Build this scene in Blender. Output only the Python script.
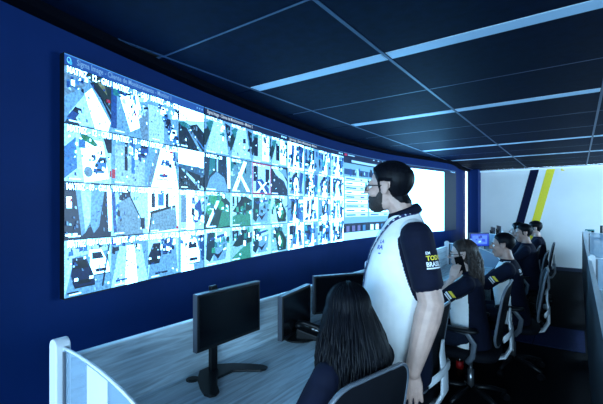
import bpy, bmesh, math, random
from mathutils import Vector, Matrix, Euler
from mathutils.bvhtree import BVHTree

random.seed(7)
scene = bpy.context.scene
COL = scene.collection
for o in list(bpy.data.objects):
    bpy.data.objects.remove(o)

# ------------------------------------------------------------------ camera
TH = math.radians(36.0)          # the room's long axis lies 36 degrees right of the view axis
FPX = 380.0                      # focal length in pixels of the 603 px wide frame
EYE = 1.58
HZ = 208.0                       # horizon row
cam = bpy.data.cameras.new('camera')
cam.sensor_width = 36.0
cam.lens = FPX / 603.0 * 36.0
cam.shift_y = (HZ - 202.0) / 603.0
cam.clip_start = 0.05
camo = bpy.data.objects.new('camera', cam)
COL.objects.link(camo)
camo.location = (0, 0, EYE)
camo.rotation_euler = (math.pi / 2, 0, TH)
scene.camera = camo

# ------------------------------------------------------------------ world, light, exposure
world = bpy.data.worlds.new('world')
scene.world = world
world.use_nodes = True
bg = world.node_tree.nodes['Background']
bg.inputs[0].default_value = (0.42, 0.72, 1.0, 1)     # even blue fill light, let in by the added windows
bg.inputs[1].default_value = 11.0
vs = scene.view_settings
vs.view_transform = 'Standard'
vs.look = 'None'
vs.exposure = 1.0
vs.gamma = 1.0
vs.use_curve_mapping = False
for nm, loc, rot, sx, sy in (('rear_window_portal', (1.1, -3.19, 1.50), (math.pi / 2, 0, 0), 5.6, 1.9),
                             ('side_window_portal', (4.19, 8.6, 1.60), (math.pi / 2, 0, math.pi / 2), 5.2, 1.6)):
    L = bpy.data.lights.new(nm, 'AREA')                # fill light enters by the added windows; guides the sampling only
    L.shape = 'RECTANGLE'
    L.size, L.size_y = sx, sy
    L.cycles.is_portal = True
    lo = bpy.data.objects.new(nm, L)
    COL.objects.link(lo)
    lo.location = loc
    lo.rotation_euler = rot
SCREEN = 1.0 / 2 ** vs.exposure         # picture colours below are what the eye sees at this exposure
BOOST = 20.0                      # how far the white parts outshine the picture's mid-tones
STRIP = 0.15                     # brightness of the dimmed ceiling strips


# ------------------------------------------------------------------ helpers
def s2l(c):
    out = []
    for v in c[:3]:
        v = v / 255.0
        out.append(v / 12.92 if v <= 0.04045 else ((v + 0.055) / 1.055) ** 2.4)
    return tuple(out) + (1.0,)


MATS = {}


def mat(name, rgb, rough=0.6, metal=0.0, noise=0.0, nscale=30.0, bump=0.0, bscale=200.0, spec=0.5,
        emit=None, estr=0.0, trans=0.0, stretch=None, sheen=0.0, alpha=1.0):
    if name in MATS:
        return MATS[name]
    m = bpy.data.materials.new(name)
    m.use_nodes = True
    nt = m.node_tree
    b = nt.nodes['Principled BSDF']
    b.inputs['Base Color'].default_value = (*rgb, 1)
    b.inputs['Roughness'].default_value = rough
    b.inputs['Metallic'].default_value = metal
    b.inputs['Specular IOR Level'].default_value = spec
    b.inputs['Transmission Weight'].default_value = trans
    b.inputs['Alpha'].default_value = alpha
    if sheen:
        b.inputs['Sheen Weight'].default_value = sheen
    if emit:
        b.inputs['Emission Color'].default_value = (*emit, 1)
        b.inputs['Emission Strength'].default_value = estr
    tc = None
    if noise or bump:
        tc = nt.nodes.new('ShaderNodeTexCoord')
        mp = nt.nodes.new('ShaderNodeMapping')
        nt.links.new(tc.outputs['Object'], mp.inputs[0])
        if stretch:
            mp.inputs['Scale'].default_value = stretch
    if noise:
        n = nt.nodes.new('ShaderNodeTexNoise')
        n.inputs['Scale'].default_value = nscale
        n.inputs['Detail'].default_value = 4
        nt.links.new(mp.outputs[0], n.inputs['Vector'])
        r = nt.nodes.new('ShaderNodeMapRange')
        r.inputs[1].default_value = 0.3
        r.inputs[2].default_value = 0.7
        r.inputs[3].default_value = 1 - noise
        r.inputs[4].default_value = 1 + noise
        nt.links.new(n.outputs[0], r.inputs[0])
        mx = nt.nodes.new('ShaderNodeMix')
        mx.data_type = 'RGBA'
        mx.blend_type = 'MULTIPLY'
        mx.inputs[0].default_value = 1.0
        mx.inputs[6].default_value = (*rgb, 1)
        nt.links.new(r.outputs[0], mx.inputs[7])
        nt.links.new(mx.outputs[2], b.inputs['Base Color'])
    if bump:
        n2 = nt.nodes.new('ShaderNodeTexNoise')
        n2.inputs['Scale'].default_value = bscale
        n2.inputs['Detail'].default_value = 3
        nt.links.new(mp.outputs[0], n2.inputs['Vector'])
        bp = nt.nodes.new('ShaderNodeBump')
        bp.inputs['Strength'].default_value = bump
        bp.inputs['Distance'].default_value = 0.004
        nt.links.new(n2.outputs[0], bp.inputs['Height'])
        nt.links.new(bp.outputs[0], b.inputs['Normal'])
    MATS[name] = m
    return m


M_NAVYWALL = mat('navy wall paint', (0.0028, 0.022, 0.120), 0.6, noise=0.08, nscale=3, bump=0.05, spec=0.12)
M_FARWALL = mat('pale wall paint', (0.90, 0.90, 0.88), 0.7, noise=0.03, nscale=2, bump=0.04)
M_SIDEWALL = mat('side wall paint', (0.30, 0.33, 0.38), 0.7, noise=0.03, nscale=2)
M_STRIPE_NAVY = mat('navy stripe paint', (0.002, 0.004, 0.030), 0.5, spec=0.1, noise=0.05)
M_STRIPE_YEL = mat('yellow green stripe paint', (0.95, 0.74, 0.012), 0.5, noise=0.05)
M_FLOOR = mat('dark carpet', (0.002, 0.003, 0.006), 0.95, noise=0.5, nscale=60, bump=0.5, bscale=300, spec=0.1)
M_LIGHTBAND = mat('ribbed blue carpet', (0.020, 0.032, 0.10), 0.9, noise=0.5, nscale=40, bump=0.6, bscale=200, spec=0.1,
                  stretch=(1, 6, 1))  # lightened carpet colour, stands in for light on the floor
M_TILE = mat('dark ceiling tile', (0.0006, 0.0055, 0.021), 0.6, noise=0.25, nscale=14, bump=0.12, bscale=120, spec=0.03)
M_CEIL = mat('black ceiling void', (0.01, 0.012, 0.02), 0.9)
M_TBAR = mat('dark painted steel bar', (0.022, 0.050, 0.11), 0.4, noise=0.1, spec=0.3)
M_WOOD = None
M_WHITEP = mat('white laminate', (0.78, 0.82, 0.86), 0.35, noise=0.03, nscale=8)
M_DARKLAM = mat('charcoal laminate', (0.018, 0.022, 0.032), 0.55, noise=0.15, nscale=10)
M_BLACKP = mat('black plastic', (0.004, 0.005, 0.007), 0.4, spec=0.3, noise=0.1, nscale=60)
M_BLACKG = mat('glossy black screen', (0.002, 0.0025, 0.004), 0.2, noise=0.05, spec=0.2)
M_GREYP = mat('grey plastic edge', (0.05, 0.06, 0.08), 0.35)
M_CHAIRG = mat('dark grey chair rim', (0.12, 0.14, 0.17), 0.3, noise=0.04)
M_CHAIRW = mat('light grey chair plastic', (0.72, 0.76, 0.80), 0.35, noise=0.04)
M_MESH = mat('black chair mesh', (0.004, 0.005, 0.009), 0.8, spec=0.15, noise=0.4, nscale=250, bump=0.4, bscale=500)
M_STEEL = mat('brushed steel', (0.35, 0.37, 0.40), 0.3, metal=0.9)
M_SKIN = mat('skin', (0.52, 0.33, 0.27), 0.5, noise=0.12, nscale=25, bump=0.12, bscale=140)
M_SKIN_P = mat('paler skin', (0.60, 0.41, 0.35), 0.5, noise=0.1, nscale=25, bump=0.1, bscale=140)
M_SKIN_D = mat('tanned skin', (0.38, 0.22, 0.17), 0.5, noise=0.12, nscale=25, bump=0.1, bscale=140)
M_HAIR = mat('black hair', (0.003, 0.0035, 0.006), 0.48, spec=0.12, noise=0.5, nscale=60, stretch=(1, 1, 0.15), bump=0.3, bscale=160)
M_HAIRB = mat('brown hair', (0.035, 0.024, 0.020), 0.45, spec=0.3, noise=0.6, nscale=60, stretch=(1, 1, 0.15), bump=0.3, bscale=160)
M_BEARD = mat('dark beard', (0.03, 0.022, 0.02), 0.7, noise=0.5, nscale=200, bump=0.5, bscale=400)
M_SHIRTW = mat('white polo cloth', (0.92, 0.92, 0.91), 0.85, noise=0.04, nscale=20, bump=0.35, bscale=22)
M_SHIRTN = mat('navy polo cloth', (0.003, 0.005, 0.018), 0.85, spec=0.2, noise=0.2, nscale=20, bump=0.35, bscale=22)
M_JEANS = mat('dark jeans', (0.006, 0.010, 0.024), 0.9, spec=0.2, noise=0.3, nscale=60, bump=0.3, bscale=300)
M_SHOE = mat('black shoe leather', (0.008, 0.008, 0.010), 0.4, noise=0.2)
M_BLUE = mat('royal blue print', (0.01, 0.05, 0.40), 0.6)
M_LANYARD = mat('navy lanyard cloth', (0.004, 0.012, 0.09), 0.7)
M_WPRINT = mat('white print', (0.85, 0.87, 0.9), 0.6)
M_YPRINT = mat('yellow green print', (0.95, 0.74, 0.05), 0.6)
M_EYE = mat('eye white', (0.75, 0.75, 0.75), 0.2)
M_IRIS = mat('dark iris', (0.01, 0.008, 0.006), 0.15)
M_LENS = mat('spectacle lens', (0.5, 0.6, 0.7), 0.05, alpha=0.35)
M_RED = mat('red label', (0.45, 0.01, 0.012), 0.4)
M_BOTTLE = mat('dark cola bottle', (0.02, 0.008, 0.006), 0.1)
M_LED = mat('white led tube', (0.9, 0.95, 1.0), 0.4, emit=(0.55, 0.80, 1.0), estr=2.5)
M_LEDDIM = mat('dimmed led tube', (0.8, 0.85, 0.9), 0.4, emit=(0.35, 0.65, 1.0), estr=0.45)
M_STRIPD = mat('strip light diffuser', (0.30, 0.38, 0.46), 0.4, emit=(0.16, 0.50, 1.0), estr=STRIP)
M_TEAL = mat('teal plastic', (0.02, 0.22, 0.22), 0.4)


def wood_mat():
    m = bpy.data.materials.new('pale ash laminate')
    m.use_nodes = True
    nt = m.node_tree
    b = nt.nodes['Principled BSDF']
    tc = nt.nodes.new('ShaderNodeTexCoord')
    mp = nt.nodes.new('ShaderNodeMapping')
    mp.inputs['Scale'].default_value = (14, 1.1, 14)
    nt.links.new(tc.outputs['Object'], mp.inputs[0])
    n = nt.nodes.new('ShaderNodeTexNoise')
    n.inputs['Scale'].default_value = 3.0
    n.inputs['Detail'].default_value = 6
    n.inputs['Distortion'].default_value = 0.8
    nt.links.new(mp.outputs[0], n.inputs['Vector'])
    r = nt.nodes.new('ShaderNodeValToRGB')
    r.color_ramp.elements[0].position = 0.32
    r.color_ramp.elements[0].color = (0.36, 0.46, 0.52, 1)
    r.color_ramp.elements[1].position = 0.62
    r.color_ramp.elements[1].color = (0.66, 0.82, 0.90, 1)
    nt.links.new(n.outputs[0], r.inputs[0])
    nt.links.new(r.outputs[0], b.inputs['Base Color'])
    b.inputs['Roughness'].default_value = 0.45
    return m


M_WOOD = wood_mat()


def screen_mat():
    m = bpy.data.materials.new('video wall picture')
    m.use_nodes = True
    nt = m.node_tree
    b = nt.nodes['Principled BSDF']
    b.inputs['Base Color'].default_value = (0.01, 0.01, 0.012, 1)
    b.inputs['Roughness'].default_value = 0.35
    at = nt.nodes.new('ShaderNodeVertexColor')
    at.layer_name = 'pic'
    tc = nt.nodes.new('ShaderNodeTexCoord')
    n = nt.nodes.new('ShaderNodeTexNoise')
    n.inputs['Scale'].default_value = 70
    n.inputs['Detail'].default_value = 4
    nt.links.new(tc.outputs['Object'], n.inputs['Vector'])
    r = nt.nodes.new('ShaderNodeMapRange')
    r.inputs[1].default_value = 0.33
    r.inputs[2].default_value = 0.67
    r.inputs[3].default_value = 0.62
    r.inputs[4].default_value = 1.3
    nt.links.new(n.outputs[0], r.inputs[0])
    mx = nt.nodes.new('ShaderNodeMix')
    mx.data_type = 'RGBA'
    mx.blend_type = 'MULTIPLY'
    mx.inputs[0].default_value = 1
    nt.links.new(at.outputs[0], mx.inputs[6])
    nt.links.new(r.outputs[0], mx.inputs[7])
    nt.links.new(mx.outputs[2], b.inputs['Emission Color'])
    b.inputs['Emission Strength'].default_value = SCREEN
    return m


M_SCREEN = screen_mat()


def flat_screen_mat(name, strength):
    m = bpy.data.materials.new(name)
    m.use_nodes = True
    nt = m.node_tree
    b = nt.nodes['Principled BSDF']
    b.inputs['Base Color'].default_value = (0.01, 0.01, 0.012, 1)
    b.inputs['Roughness'].default_value = 0.35
    at = nt.nodes.new('ShaderNodeVertexColor')
    at.layer_name = 'pic'
    nt.links.new(at.outputs[0], b.inputs['Emission Color'])
    b.inputs['Emission Strength'].default_value = strength
    return m


M_UI = flat_screen_mat('video wall desktop picture', SCREEN)
M_GLASS = bpy.data.materials.new('frosted divider acrylic')
M_GLASS.use_nodes = True
_b = M_GLASS.node_tree.nodes['Principled BSDF']
_b.inputs['Base Color'].default_value = (0.45, 0.66, 0.85, 1)
_b.inputs['Roughness'].default_value = 0.12
_b.inputs['Alpha'].default_value = 0.42
_b.inputs['Coat Weight'].default_value = 0.6


def link(name, me, m=None, parent=None):
    o = bpy.data.objects.new(name, me)
    COL.objects.link(o)
    if m is not None:
        for x in (m if isinstance(m, (list, tuple)) else [m]):
            me.materials.append(x)
    if parent:
        o.parent = parent
    return o


def obj(name, bm, m=None, parent=None, smooth=False, bevel=0.0):
    me = bpy.data.meshes.new(name)
    bmesh.ops.recalc_face_normals(bm, faces=bm.faces)
    bm.to_mesh(me)
    bm.free()
    if smooth:
        me.polygons.foreach_set('use_smooth', [True] * len(me.polygons))
    o = link(name, me, m, parent)
    if bevel:
        md = o.modifiers.new('bevel', 'BEVEL')
        md.width = bevel
        md.segments = 2
        md.limit_method = 'ANGLE'
    return o


def tag(o, label=None, cat=None, group=None, kind=None):
    if label:
        o['label'] = label
    if cat:
        o['category'] = cat
    if group:
        o['group'] = group
    if kind:
        o['kind'] = kind
    return o


def thing(name, label, cat, loc=(0, 0, 0), rz=0.0, group=None):
    o = bpy.data.objects.new(name, None)
    o.empty_display_size = 0.1
    COL.objects.link(o)
    o.location = loc
    o.rotation_euler = (0, 0, rz)
    return tag(o, label, cat, group)


def copy_tree(o, parent=None):
    c = o.copy()
    COL.objects.link(c)
    c.parent = parent
    for ch in list(o.children):
        copy_tree(ch, c)
    return c


def box(bm, lo, hi):
    vs_ = [bm.verts.new((x, y, z)) for x in (lo[0], hi[0]) for y in (lo[1], hi[1]) for z in (lo[2], hi[2])]
    for f in ((0, 1, 3, 2), (4, 6, 7, 5), (0, 4, 5, 1), (2, 3, 7, 6), (0, 2, 6, 4), (1, 5, 7, 3)):
        bm.faces.new([vs_[i] for i in f])
    return vs_


def bx(name, lo, hi, m, parent=None, bevel=0.0):
    bm = bmesh.new()
    box(bm, lo, hi)
    return obj(name, bm, m, parent, bevel=bevel)


def prism(bm, pts, axis, a, b):
    """extrude a 2-D outline along axis ('x','y','z') from a to b"""
    def mk(p, t):
        if axis == 'x':
            return (t, p[0], p[1])
        if axis == 'y':
            return (p[0], t, p[1])
        return (p[0], p[1], t)
    A = [bm.verts.new(mk(p, a)) for p in pts]
    B = [bm.verts.new(mk(p, b)) for p in pts]
    n = len(pts)
    bm.faces.new(A)
    bm.faces.new(B[::-1])
    for i in range(n):
        bm.faces.new((A[i], A[(i + 1) % n], B[(i + 1) % n], B[i]))


def tube(bm, pts, rad, seg=10, caps=True, flat=None):
    """tube through pts; rad scalar, list, or list of (a,b); flat = fixed side vector for strips"""
    pts = [Vector(p) for p in pts]
    n = len(pts)
    if not isinstance(rad, (list, tuple)):
        rad = [rad] * n
    prev = None
    rings_ = []
    for i, p in enumerate(pts):
        d = (pts[min(i + 1, n - 1)] - pts[max(i - 1, 0)])
        d = d.normalized() if d.length > 1e-9 else Vector((0, 0, 1))
        if flat is not None:
            u = Vector(flat)
            u = (u - d * u.dot(d)).normalized()
        elif prev is None:
            u = d.orthogonal().normalized()
        else:
            u = (prev - d * prev.dot(d))
            u = u.normalized() if u.length > 1e-6 else d.orthogonal().normalized()
        prev = u
        v = d.cross(u)
        r = rad[i]
        ra, rb = r if isinstance(r, (list, tuple)) else (r, r)
        rings_.append([bm.verts.new(p + u * (ra * math.cos(2 * math.pi * k / seg)) + v * (rb * math.sin(2 * math.pi * k / seg)))
                       for k in range(seg)])
    for i in range(n - 1):
        for k in range(seg):
            bm.faces.new((rings_[i][k], rings_[i][(k + 1) % seg], rings_[i + 1][(k + 1) % seg], rings_[i + 1][k]))
    if caps:
        bm.faces.new(rings_[0][::-1])
        bm.faces.new(rings_[-1])


def ellip(bm, c, r, rot=None, u=16, v=10):
    M = Matrix.Translation(Vector(c))
    if rot is not None:
        M = M @ (rot.to_matrix().to_4x4() if hasattr(rot, 'to_matrix') else rot)
    M = M @ Matrix.Diagonal((r[0], r[1], r[2], 1))
    bmesh.ops.create_uvsphere(bm, u_segments=u, v_segments=v, radius=1.0, matrix=M)


def limb(bm, pts, rad, seg=14):
    tube(bm, pts, rad, seg)
    for p, r in zip(pts, rad if isinstance(rad, (list, tuple)) else [rad] * len(pts)):
        rr = min(r) if isinstance(r, (list, tuple)) else r
        ellip(bm, p, (rr, rr, rr), u=12, v=8)


def ringloft(bm, rows, seg=28, power=2.3):
    """rows of (cx,cy,z,rx,ry): horizontal superellipse rings"""
    R = []
    for (cx, cy, z, rx, ry) in rows:
        ring = []
        for k in range(seg):
            a = 2 * math.pi * k / seg
            ca, sa = math.cos(a), math.sin(a)
            ring.append(bm.verts.new((cx + rx * math.copysign(abs(ca) ** (2 / power), ca),
                                      cy + ry * math.copysign(abs(sa) ** (2 / power), sa), z)))
        R.append(ring)
    for i in range(len(R) - 1):
        for k in range(seg):
            bm.faces.new((R[i][k], R[i][(k + 1) % seg], R[i + 1][(k + 1) % seg], R[i + 1][k]))
    bm.faces.new(R[0][::-1])
    bm.faces.new(R[-1])


def remesh(name, bm, voxel, smooth_it, mats, parent, classify=None):
    """fuse overlapping closed pieces into one continuous skin"""
    me = bpy.data.meshes.new(name + '_tmp')
    bmesh.ops.recalc_face_normals(bm, faces=bm.faces)
    bm.to_mesh(me)
    bm.free()
    t = bpy.data.objects.new(name + '_tmp', me)
    COL.objects.link(t)
    r = t.modifiers.new('r', 'REMESH')
    r.mode = 'VOXEL'
    r.voxel_size = voxel
    s = t.modifiers.new('s', 'SMOOTH')
    s.iterations = smooth_it
    s.factor = 0.5
    dg = bpy.context.evaluated_depsgraph_get()
    dg.update()
    me2 = bpy.data.meshes.new_from_object(t.evaluated_get(dg))
    bpy.data.objects.remove(t)
    bpy.data.meshes.remove(me)
    me2.name = name
    me2.materials.clear()
    me2.polygons.foreach_set('use_smooth', [True] * len(me2.polygons))
    o = link(name, me2, mats, parent)
    if classify:
        idx = [classify(p.center, p.normal) for p in me2.polygons]
        me2.polygons.foreach_set('material_index', idx)
    return o


def text_polys(body, size=1.0, bold=0.0):
    """2-D triangles of a line of lettering, baseline at 0"""
    cu = bpy.data.curves.new('txt', 'FONT')
    cu.body = body
    cu.size = size
    cu.resolution_u = 2
    cu.offset = bold
    o = bpy.data.objects.new('txt', cu)
    COL.objects.link(o)
    dg = bpy.context.evaluated_depsgraph_get()
    dg.update()
    me = bpy.data.meshes.new_from_object(o.evaluated_get(dg))
    vs_ = [(v.co.x, v.co.y) for v in me.vertices]
    fs = [tuple(p.vertices) for p in me.polygons]
    bpy.data.objects.remove(o)
    bpy.data.curves.remove(cu)
    bpy.data.meshes.remove(me)
    return vs_, fs


# pixel of the photograph -> point (the distance comes from a known plane)
def ray(px, py):
    xc, yc = (px - 301.5) / FPX, (HZ - py) / FPX
    c, s = math.cos(TH), math.sin(TH)
    return Vector((xc * c - s, xc * s + c, yc))      # per metre of depth along the view axis


def at_x(px, py, X):
    r = ray(px, py)
    t = X / r.x
    return Vector((X, r.y * t, EYE + r.z * t))


def at_y(px, py, Y):
    r = ray(px, py)
    t = Y / r.y
    return Vector((r.x * t, Y, EYE + r.z * t))


# ------------------------------------------------------------------ setting
CEIL = 2.64
YF, YB, XR = 11.6, -3.2, 4.2
KN = [(-3.2, -1.95), (-1.2, -1.95), (0.1, -2.07), (0.92, -2.29), (2.13, -2.56), (3.54, -2.78), (5.13, -2.90),
      (6.8, -2.79), (8.43, -2.42), (9.17, -2.30), (10.4, -2.42), (11.6, -2.46)]


def wx(y):
    """x of the curved wall's face at depth y"""
    i = 0
    while i < len(KN) - 2 and y > KN[i + 1][0]:
        i += 1

    def sl(j):
        a, b = KN[max(j - 1, 0)], KN[min(j + 1, len(KN) - 1)]
        return (b[1] - a[1]) / (b[0] - a[0])
    (y0, x0), (y1, x1) = KN[i], KN[i + 1]
    h = y1 - y0
    t = (y - y0) / h
    return ((2 * t ** 3 - 3 * t ** 2 + 1) * x0 + (t ** 3 - 2 * t ** 2 + t) * h * sl(i) + (-2 * t ** 3 + 3 * t ** 2) * x1
            + (t ** 3 - t ** 2) * h * sl(i + 1))


tag(bx('floor', (-3.6, YB, -0.1), (XR, YF, 0), M_FLOOR), 'dark carpet floor of the control room', kind='structure')
FLOOR = bpy.data.objects['floor']
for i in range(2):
    bx('carpet_tile', (-0.92 + i * 0.5, 5.15, 0.0), (-0.43 + i * 0.5, 6.05, 0.006), M_LIGHTBAND, FLOOR)  # lighter pieces paint the light falling across the aisle

# curved navy wall
bm = bmesh.new()
ys = [YB + (YF - YB) * k / 90 for k in range(91)]
fr = [[bm.verts.new((wx(y) - 0.06, y, z)) for z in (0, CEIL)] for y in ys]
bk = [[bm.verts.new((wx(y) - 0.25, y, z)) for z in (0, CEIL)] for y in ys]
for a, b in ((fr, 1), (bk, -1)):
    for k in range(90):
        bm.faces.new((a[k][0], a[k + 1][0], a[k + 1][1], a[k][1]))
for k in (0, 90):
    bm.faces.new((fr[k][0], fr[k][1], bk[k][1], bk[k][0]))
for k in range(90):
    bm.faces.new((fr[k][1], fr[k + 1][1], bk[k + 1][1], bk[k][1]))
tag(obj('wall_left', bm, M_NAVYWALL, smooth=False), 'curved navy wall carrying the video wall', kind='structure')
# dark soffit moulding where the curved wall meets the ceiling
bm = bmesh.new()
R = []
for y in ys:
    x = wx(y) - 0.06
    R.append([bm.verts.new(p) for p in ((x, y, CEIL), (x + 0.10, y, CEIL), (x + 0.10, y, CEIL - 0.05), (x, y, CEIL - 0.05))])
for k in range(90):
    for j in range(4):
        bm.faces.new((R[k][j], R[k][(j + 1) % 4], R[k + 1][(j + 1) % 4], R[k + 1][j]))
tag(obj('trim_1', bm, mat('black soffit paint', (0.001, 0.0015, 0.005), 0.8, noise=0.05, spec=0.05)), 'black soffit along the curved wall top', kind='structure')

tag(bx('wall_far', (-2.75, YF, 0), (XR, YF + 0.15, CEIL), M_FARWALL), 'pale end wall with painted stripes', kind='structure')
bm = bmesh.new()
box(bm, (XR, YB, 0), (XR + 0.15, 6.0, CEIL))
box(bm, (XR, 6.0, 0), (XR + 0.15, 11.2, 0.8))
box(bm, (XR, 6.0, 2.4), (XR + 0.15, 11.2, CEIL))
box(bm, (XR, 11.2, 0), (XR + 0.15, YF + 0.15, CEIL))
tag(obj('wall_right', bm, M_SIDEWALL), 'grey side wall with windows', kind='structure')
bm = bmesh.new()  # side windows, out of view, added to brighten the end wall
for y in (6.0, 7.28, 8.58, 9.88, 11.15):
    box(bm, (XR + 0.05, y, 0.8), (XR + 0.10, y + 0.05, 2.4))
box(bm, (XR + 0.05, 6.0, 0.8), (XR + 0.10, 11.2, 0.85))
box(bm, (XR + 0.05, 6.0, 2.35), (XR + 0.10, 11.2, 2.4))
tag(obj('window_3', bm, M_WHITEP), 'side window', kind='structure')
tag(bx('baseboard_far', (-2.4, YF - 0.015, 0), (XR, YF, 0.09), mat('dark baseboard', (0.02, 0.03, 0.06), 0.5, noise=0.05)), 'dark baseboard', kind='structure')
# rear wall, behind the camera, with windows added for fill light
bm = bmesh.new()
box(bm, (-2.2, YB - 0.15, 0), (XR, YB, 0.55))
box(bm, (-2.2, YB - 0.15, 2.45), (XR, YB, CEIL))
for x0, x1 in ((-2.2, -1.6), (0.95, 1.25), (3.8, XR)):
    box(bm, (x0, YB - 0.15, 0.55), (x1, YB, 2.45))
tag(obj('wall_back', bm, M_SIDEWALL), 'rear wall with windows', kind='structure')
for n, (x0, x1) in enumerate(((-1.6, 0.95), (1.25, 3.8))):
    bm = bmesh.new()
    for a, b in ((x0, x0 + 0.05), ((x0 + x1) / 2 - 0.025, (x0 + x1) / 2 + 0.025), (x1 - 0.05, x1)):
        box(bm, (a, YB - 0.1, 0.55), (b, YB - 0.05, 2.45))
    box(bm, (x0, YB - 0.1, 0.55), (x1, YB - 0.05, 0.60))
    box(bm, (x0, YB - 0.1, 2.40), (x1, YB - 0.05, 2.45))
    tag(obj('window_%d' % (n + 1), bm, M_WHITEP), 'rear window', kind='structure')

# painted stripes on the far wall (run on to the floor behind the seated people)
def stripe(name, tl, tr, bl, m, label):
    a, b, c = at_y(*tl, YF), at_y(*tr, YF), at_y(*bl, YF)
    k = (c.x - a.x) / (c.z - a.z)
    w = b.x - a.x
    x0 = a.x + k * (CEIL - a.z)
    x1 = a.x + k * (0.09 - a.z)
    bm = bmesh.new()
    prism(bm, [(x0, CEIL - 0.002), (x0 + w, CEIL - 0.002), (x1 + w, 0.09), (x1, 0.09)], 'y', YF - 0.004, YF)
    return obj(name, bm, m, bpy.data.objects['wall_far'])


stripe('painted_stripe', (530.7, 168.6), (539.5, 168.6), (515.6, 223), M_STRIPE_NAVY, '')['label'] = 'slanted navy wall stripe'
stripe('painted_stripe', (547, 168), (555.5, 168), (531.6, 222), M_STRIPE_YEL, '')['label'] = 'slanted yellow-green wall stripe'
p = at_y(562, 168.5, YF)
bm = bmesh.new()
tube(bm, [(p.x, YF, p.z + .02), (p.x, YF - .06, p.z + .02), (p.x, YF - .06, p.z - .05), (p.x + .05, YF - .06, p.z - .05)], 0.018, 8)
tag(obj('ceiling_hook', bm, M_STRIPE_YEL), 'small yellow hook high on the pale end wall', 'hook')

# far LED tubes: the upright one in the corner and the one under the ceiling
pl = at_y(466, 208, 11.2)
bm = bmesh.new()
tube(bm, [(pl.x, 11.2, 0.35), (pl.x, 11.2, CEIL - 0.03)], 0.028, 10)
lt = thing('led_tube', 'upright white LED tube in the far navy corner', 'led light', (0, 0, 0))
obj('tube', bm, M_LED, lt, True)
bx('backing', (pl.x - 0.05, 11.225, 0.33), (pl.x + 0.05, 11.245, CEIL), M_GREYP, lt)
bx('corner_post', (wx(11.3) - 0.06, 11.245, 0), (-2.20, YF, CEIL), M_NAVYWALL, bpy.data.objects['wall_left'])
lt2 = thing('led_tube', 'horizontal white LED tube along the top of the pale end wall', 'led light', (0, 0, 0))
bm = bmesh.new()
tube(bm, [(-2.2, YF - 0.10, CEIL - 0.05), (3.5, YF - 0.10, CEIL - 0.05)], 0.02, 8)
obj('tube', bm, M_LEDDIM, lt2, True)
bx('backing', (-2.2, YF - 0.13, CEIL - 0.03), (3.5, YF - 0.07, CEIL - 0.015), M_GREYP, lt2)

# ------------------------------------------------------------------ ceiling: slab, tiles, bars, strip lights
tag(bx('ceiling', (-3.6, YB, CEIL + 0.02), (XR, YF, CEIL + 0.12), M_CEIL), 'dark tiled ceiling', kind='structure')
CE = bpy.data.objects['ceiling']
TX, TY = 1.26, 0.915
GX = [-2.34 + TX * k for k in range(6)]
GY = [2.50 + TY * k for k in range(-6, 11)]
LIGHTROWS = (2.50, 2.50 + 2 * TY, 2.50 + 5 * TY, 2.50 + 7 * TY)
SW = 0.065                                            # half width of a strip light


def tile_span(y0, y1):
    a = y0 + (SW if any(abs(y0 - l) < 0.01 for l in LIGHTROWS) else 0.006)
    b = y1 - (SW if any(abs(y1 - l) < 0.01 for l in LIGHTROWS) else 0.006)
    return a, b


tcache = {}
for j in range(len(GY) - 1):
    y0, y1 = tile_span(GY[j], min(GY[j + 1], YF))
    if y1 <= y0:
        continue
    for i in range(len(GX) - 1):
        x0, x1 = GX[i] + 0.006, min(GX[i + 1] - 0.006, XR)
        key = (round(x1 - x0, 3), round(y1 - y0, 3))
        if key not in tcache:
            bm = bmesh.new()
            box(bm, (0, 0, 0), (key[0], key[1], 0.018))
            me = bpy.data.meshes.new('ceiling_tile')
            bmesh.ops.recalc_face_normals(bm, faces=bm.faces)
            bm.to_mesh(me)
            bm.free()
            me.materials.append(M_TILE)
            tcache[key] = me
        t = bpy.data.objects.new('ceiling_tile', tcache[key])
        COL.objects.link(t)
        t.parent = CE
        t.location = (x0, y0, CEIL + random.uniform(-0.001, 0.0015))
    # border tile cut to the curved wall
    y0, y1 = GY[j] + 0.006, min(GY[j + 1], YF) - 0.006
    n = 6
    pts = [(-2.346, y1), (-2.346, y0)] + [(wx(y0 + (y1 - y0) * k / n) - 0.06, y0 + (y1 - y0) * k / n) for k in range(n + 1)]
    if min(p[0] for p in pts[2:]) < -2.36 and max(p[0] for p in pts[2:]) < -2.347:
        bm = bmesh.new()
        prism(bm, pts, 'z', CEIL, CEIL + 0.018)
        obj('ceiling_tile', bm, M_TILE, CE)
for x in GX:
    bx('ceiling_bar', (x - 0.011, YB, CEIL - 0.004), (x + 0.011, YF, CEIL + 0.008), M_TBAR, CE)
for y in GY:
    if y < YF - 0.1 and not any(abs(y - l) < 0.01 for l in LIGHTROWS):
        bx('ceiling_bar', (-2.6 if wx(y) < -2.6 else wx(y), y - 0.007, CEIL - 0.001), (XR, y + 0.007, CEIL + 0.010), M_TBAR, CE)

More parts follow.
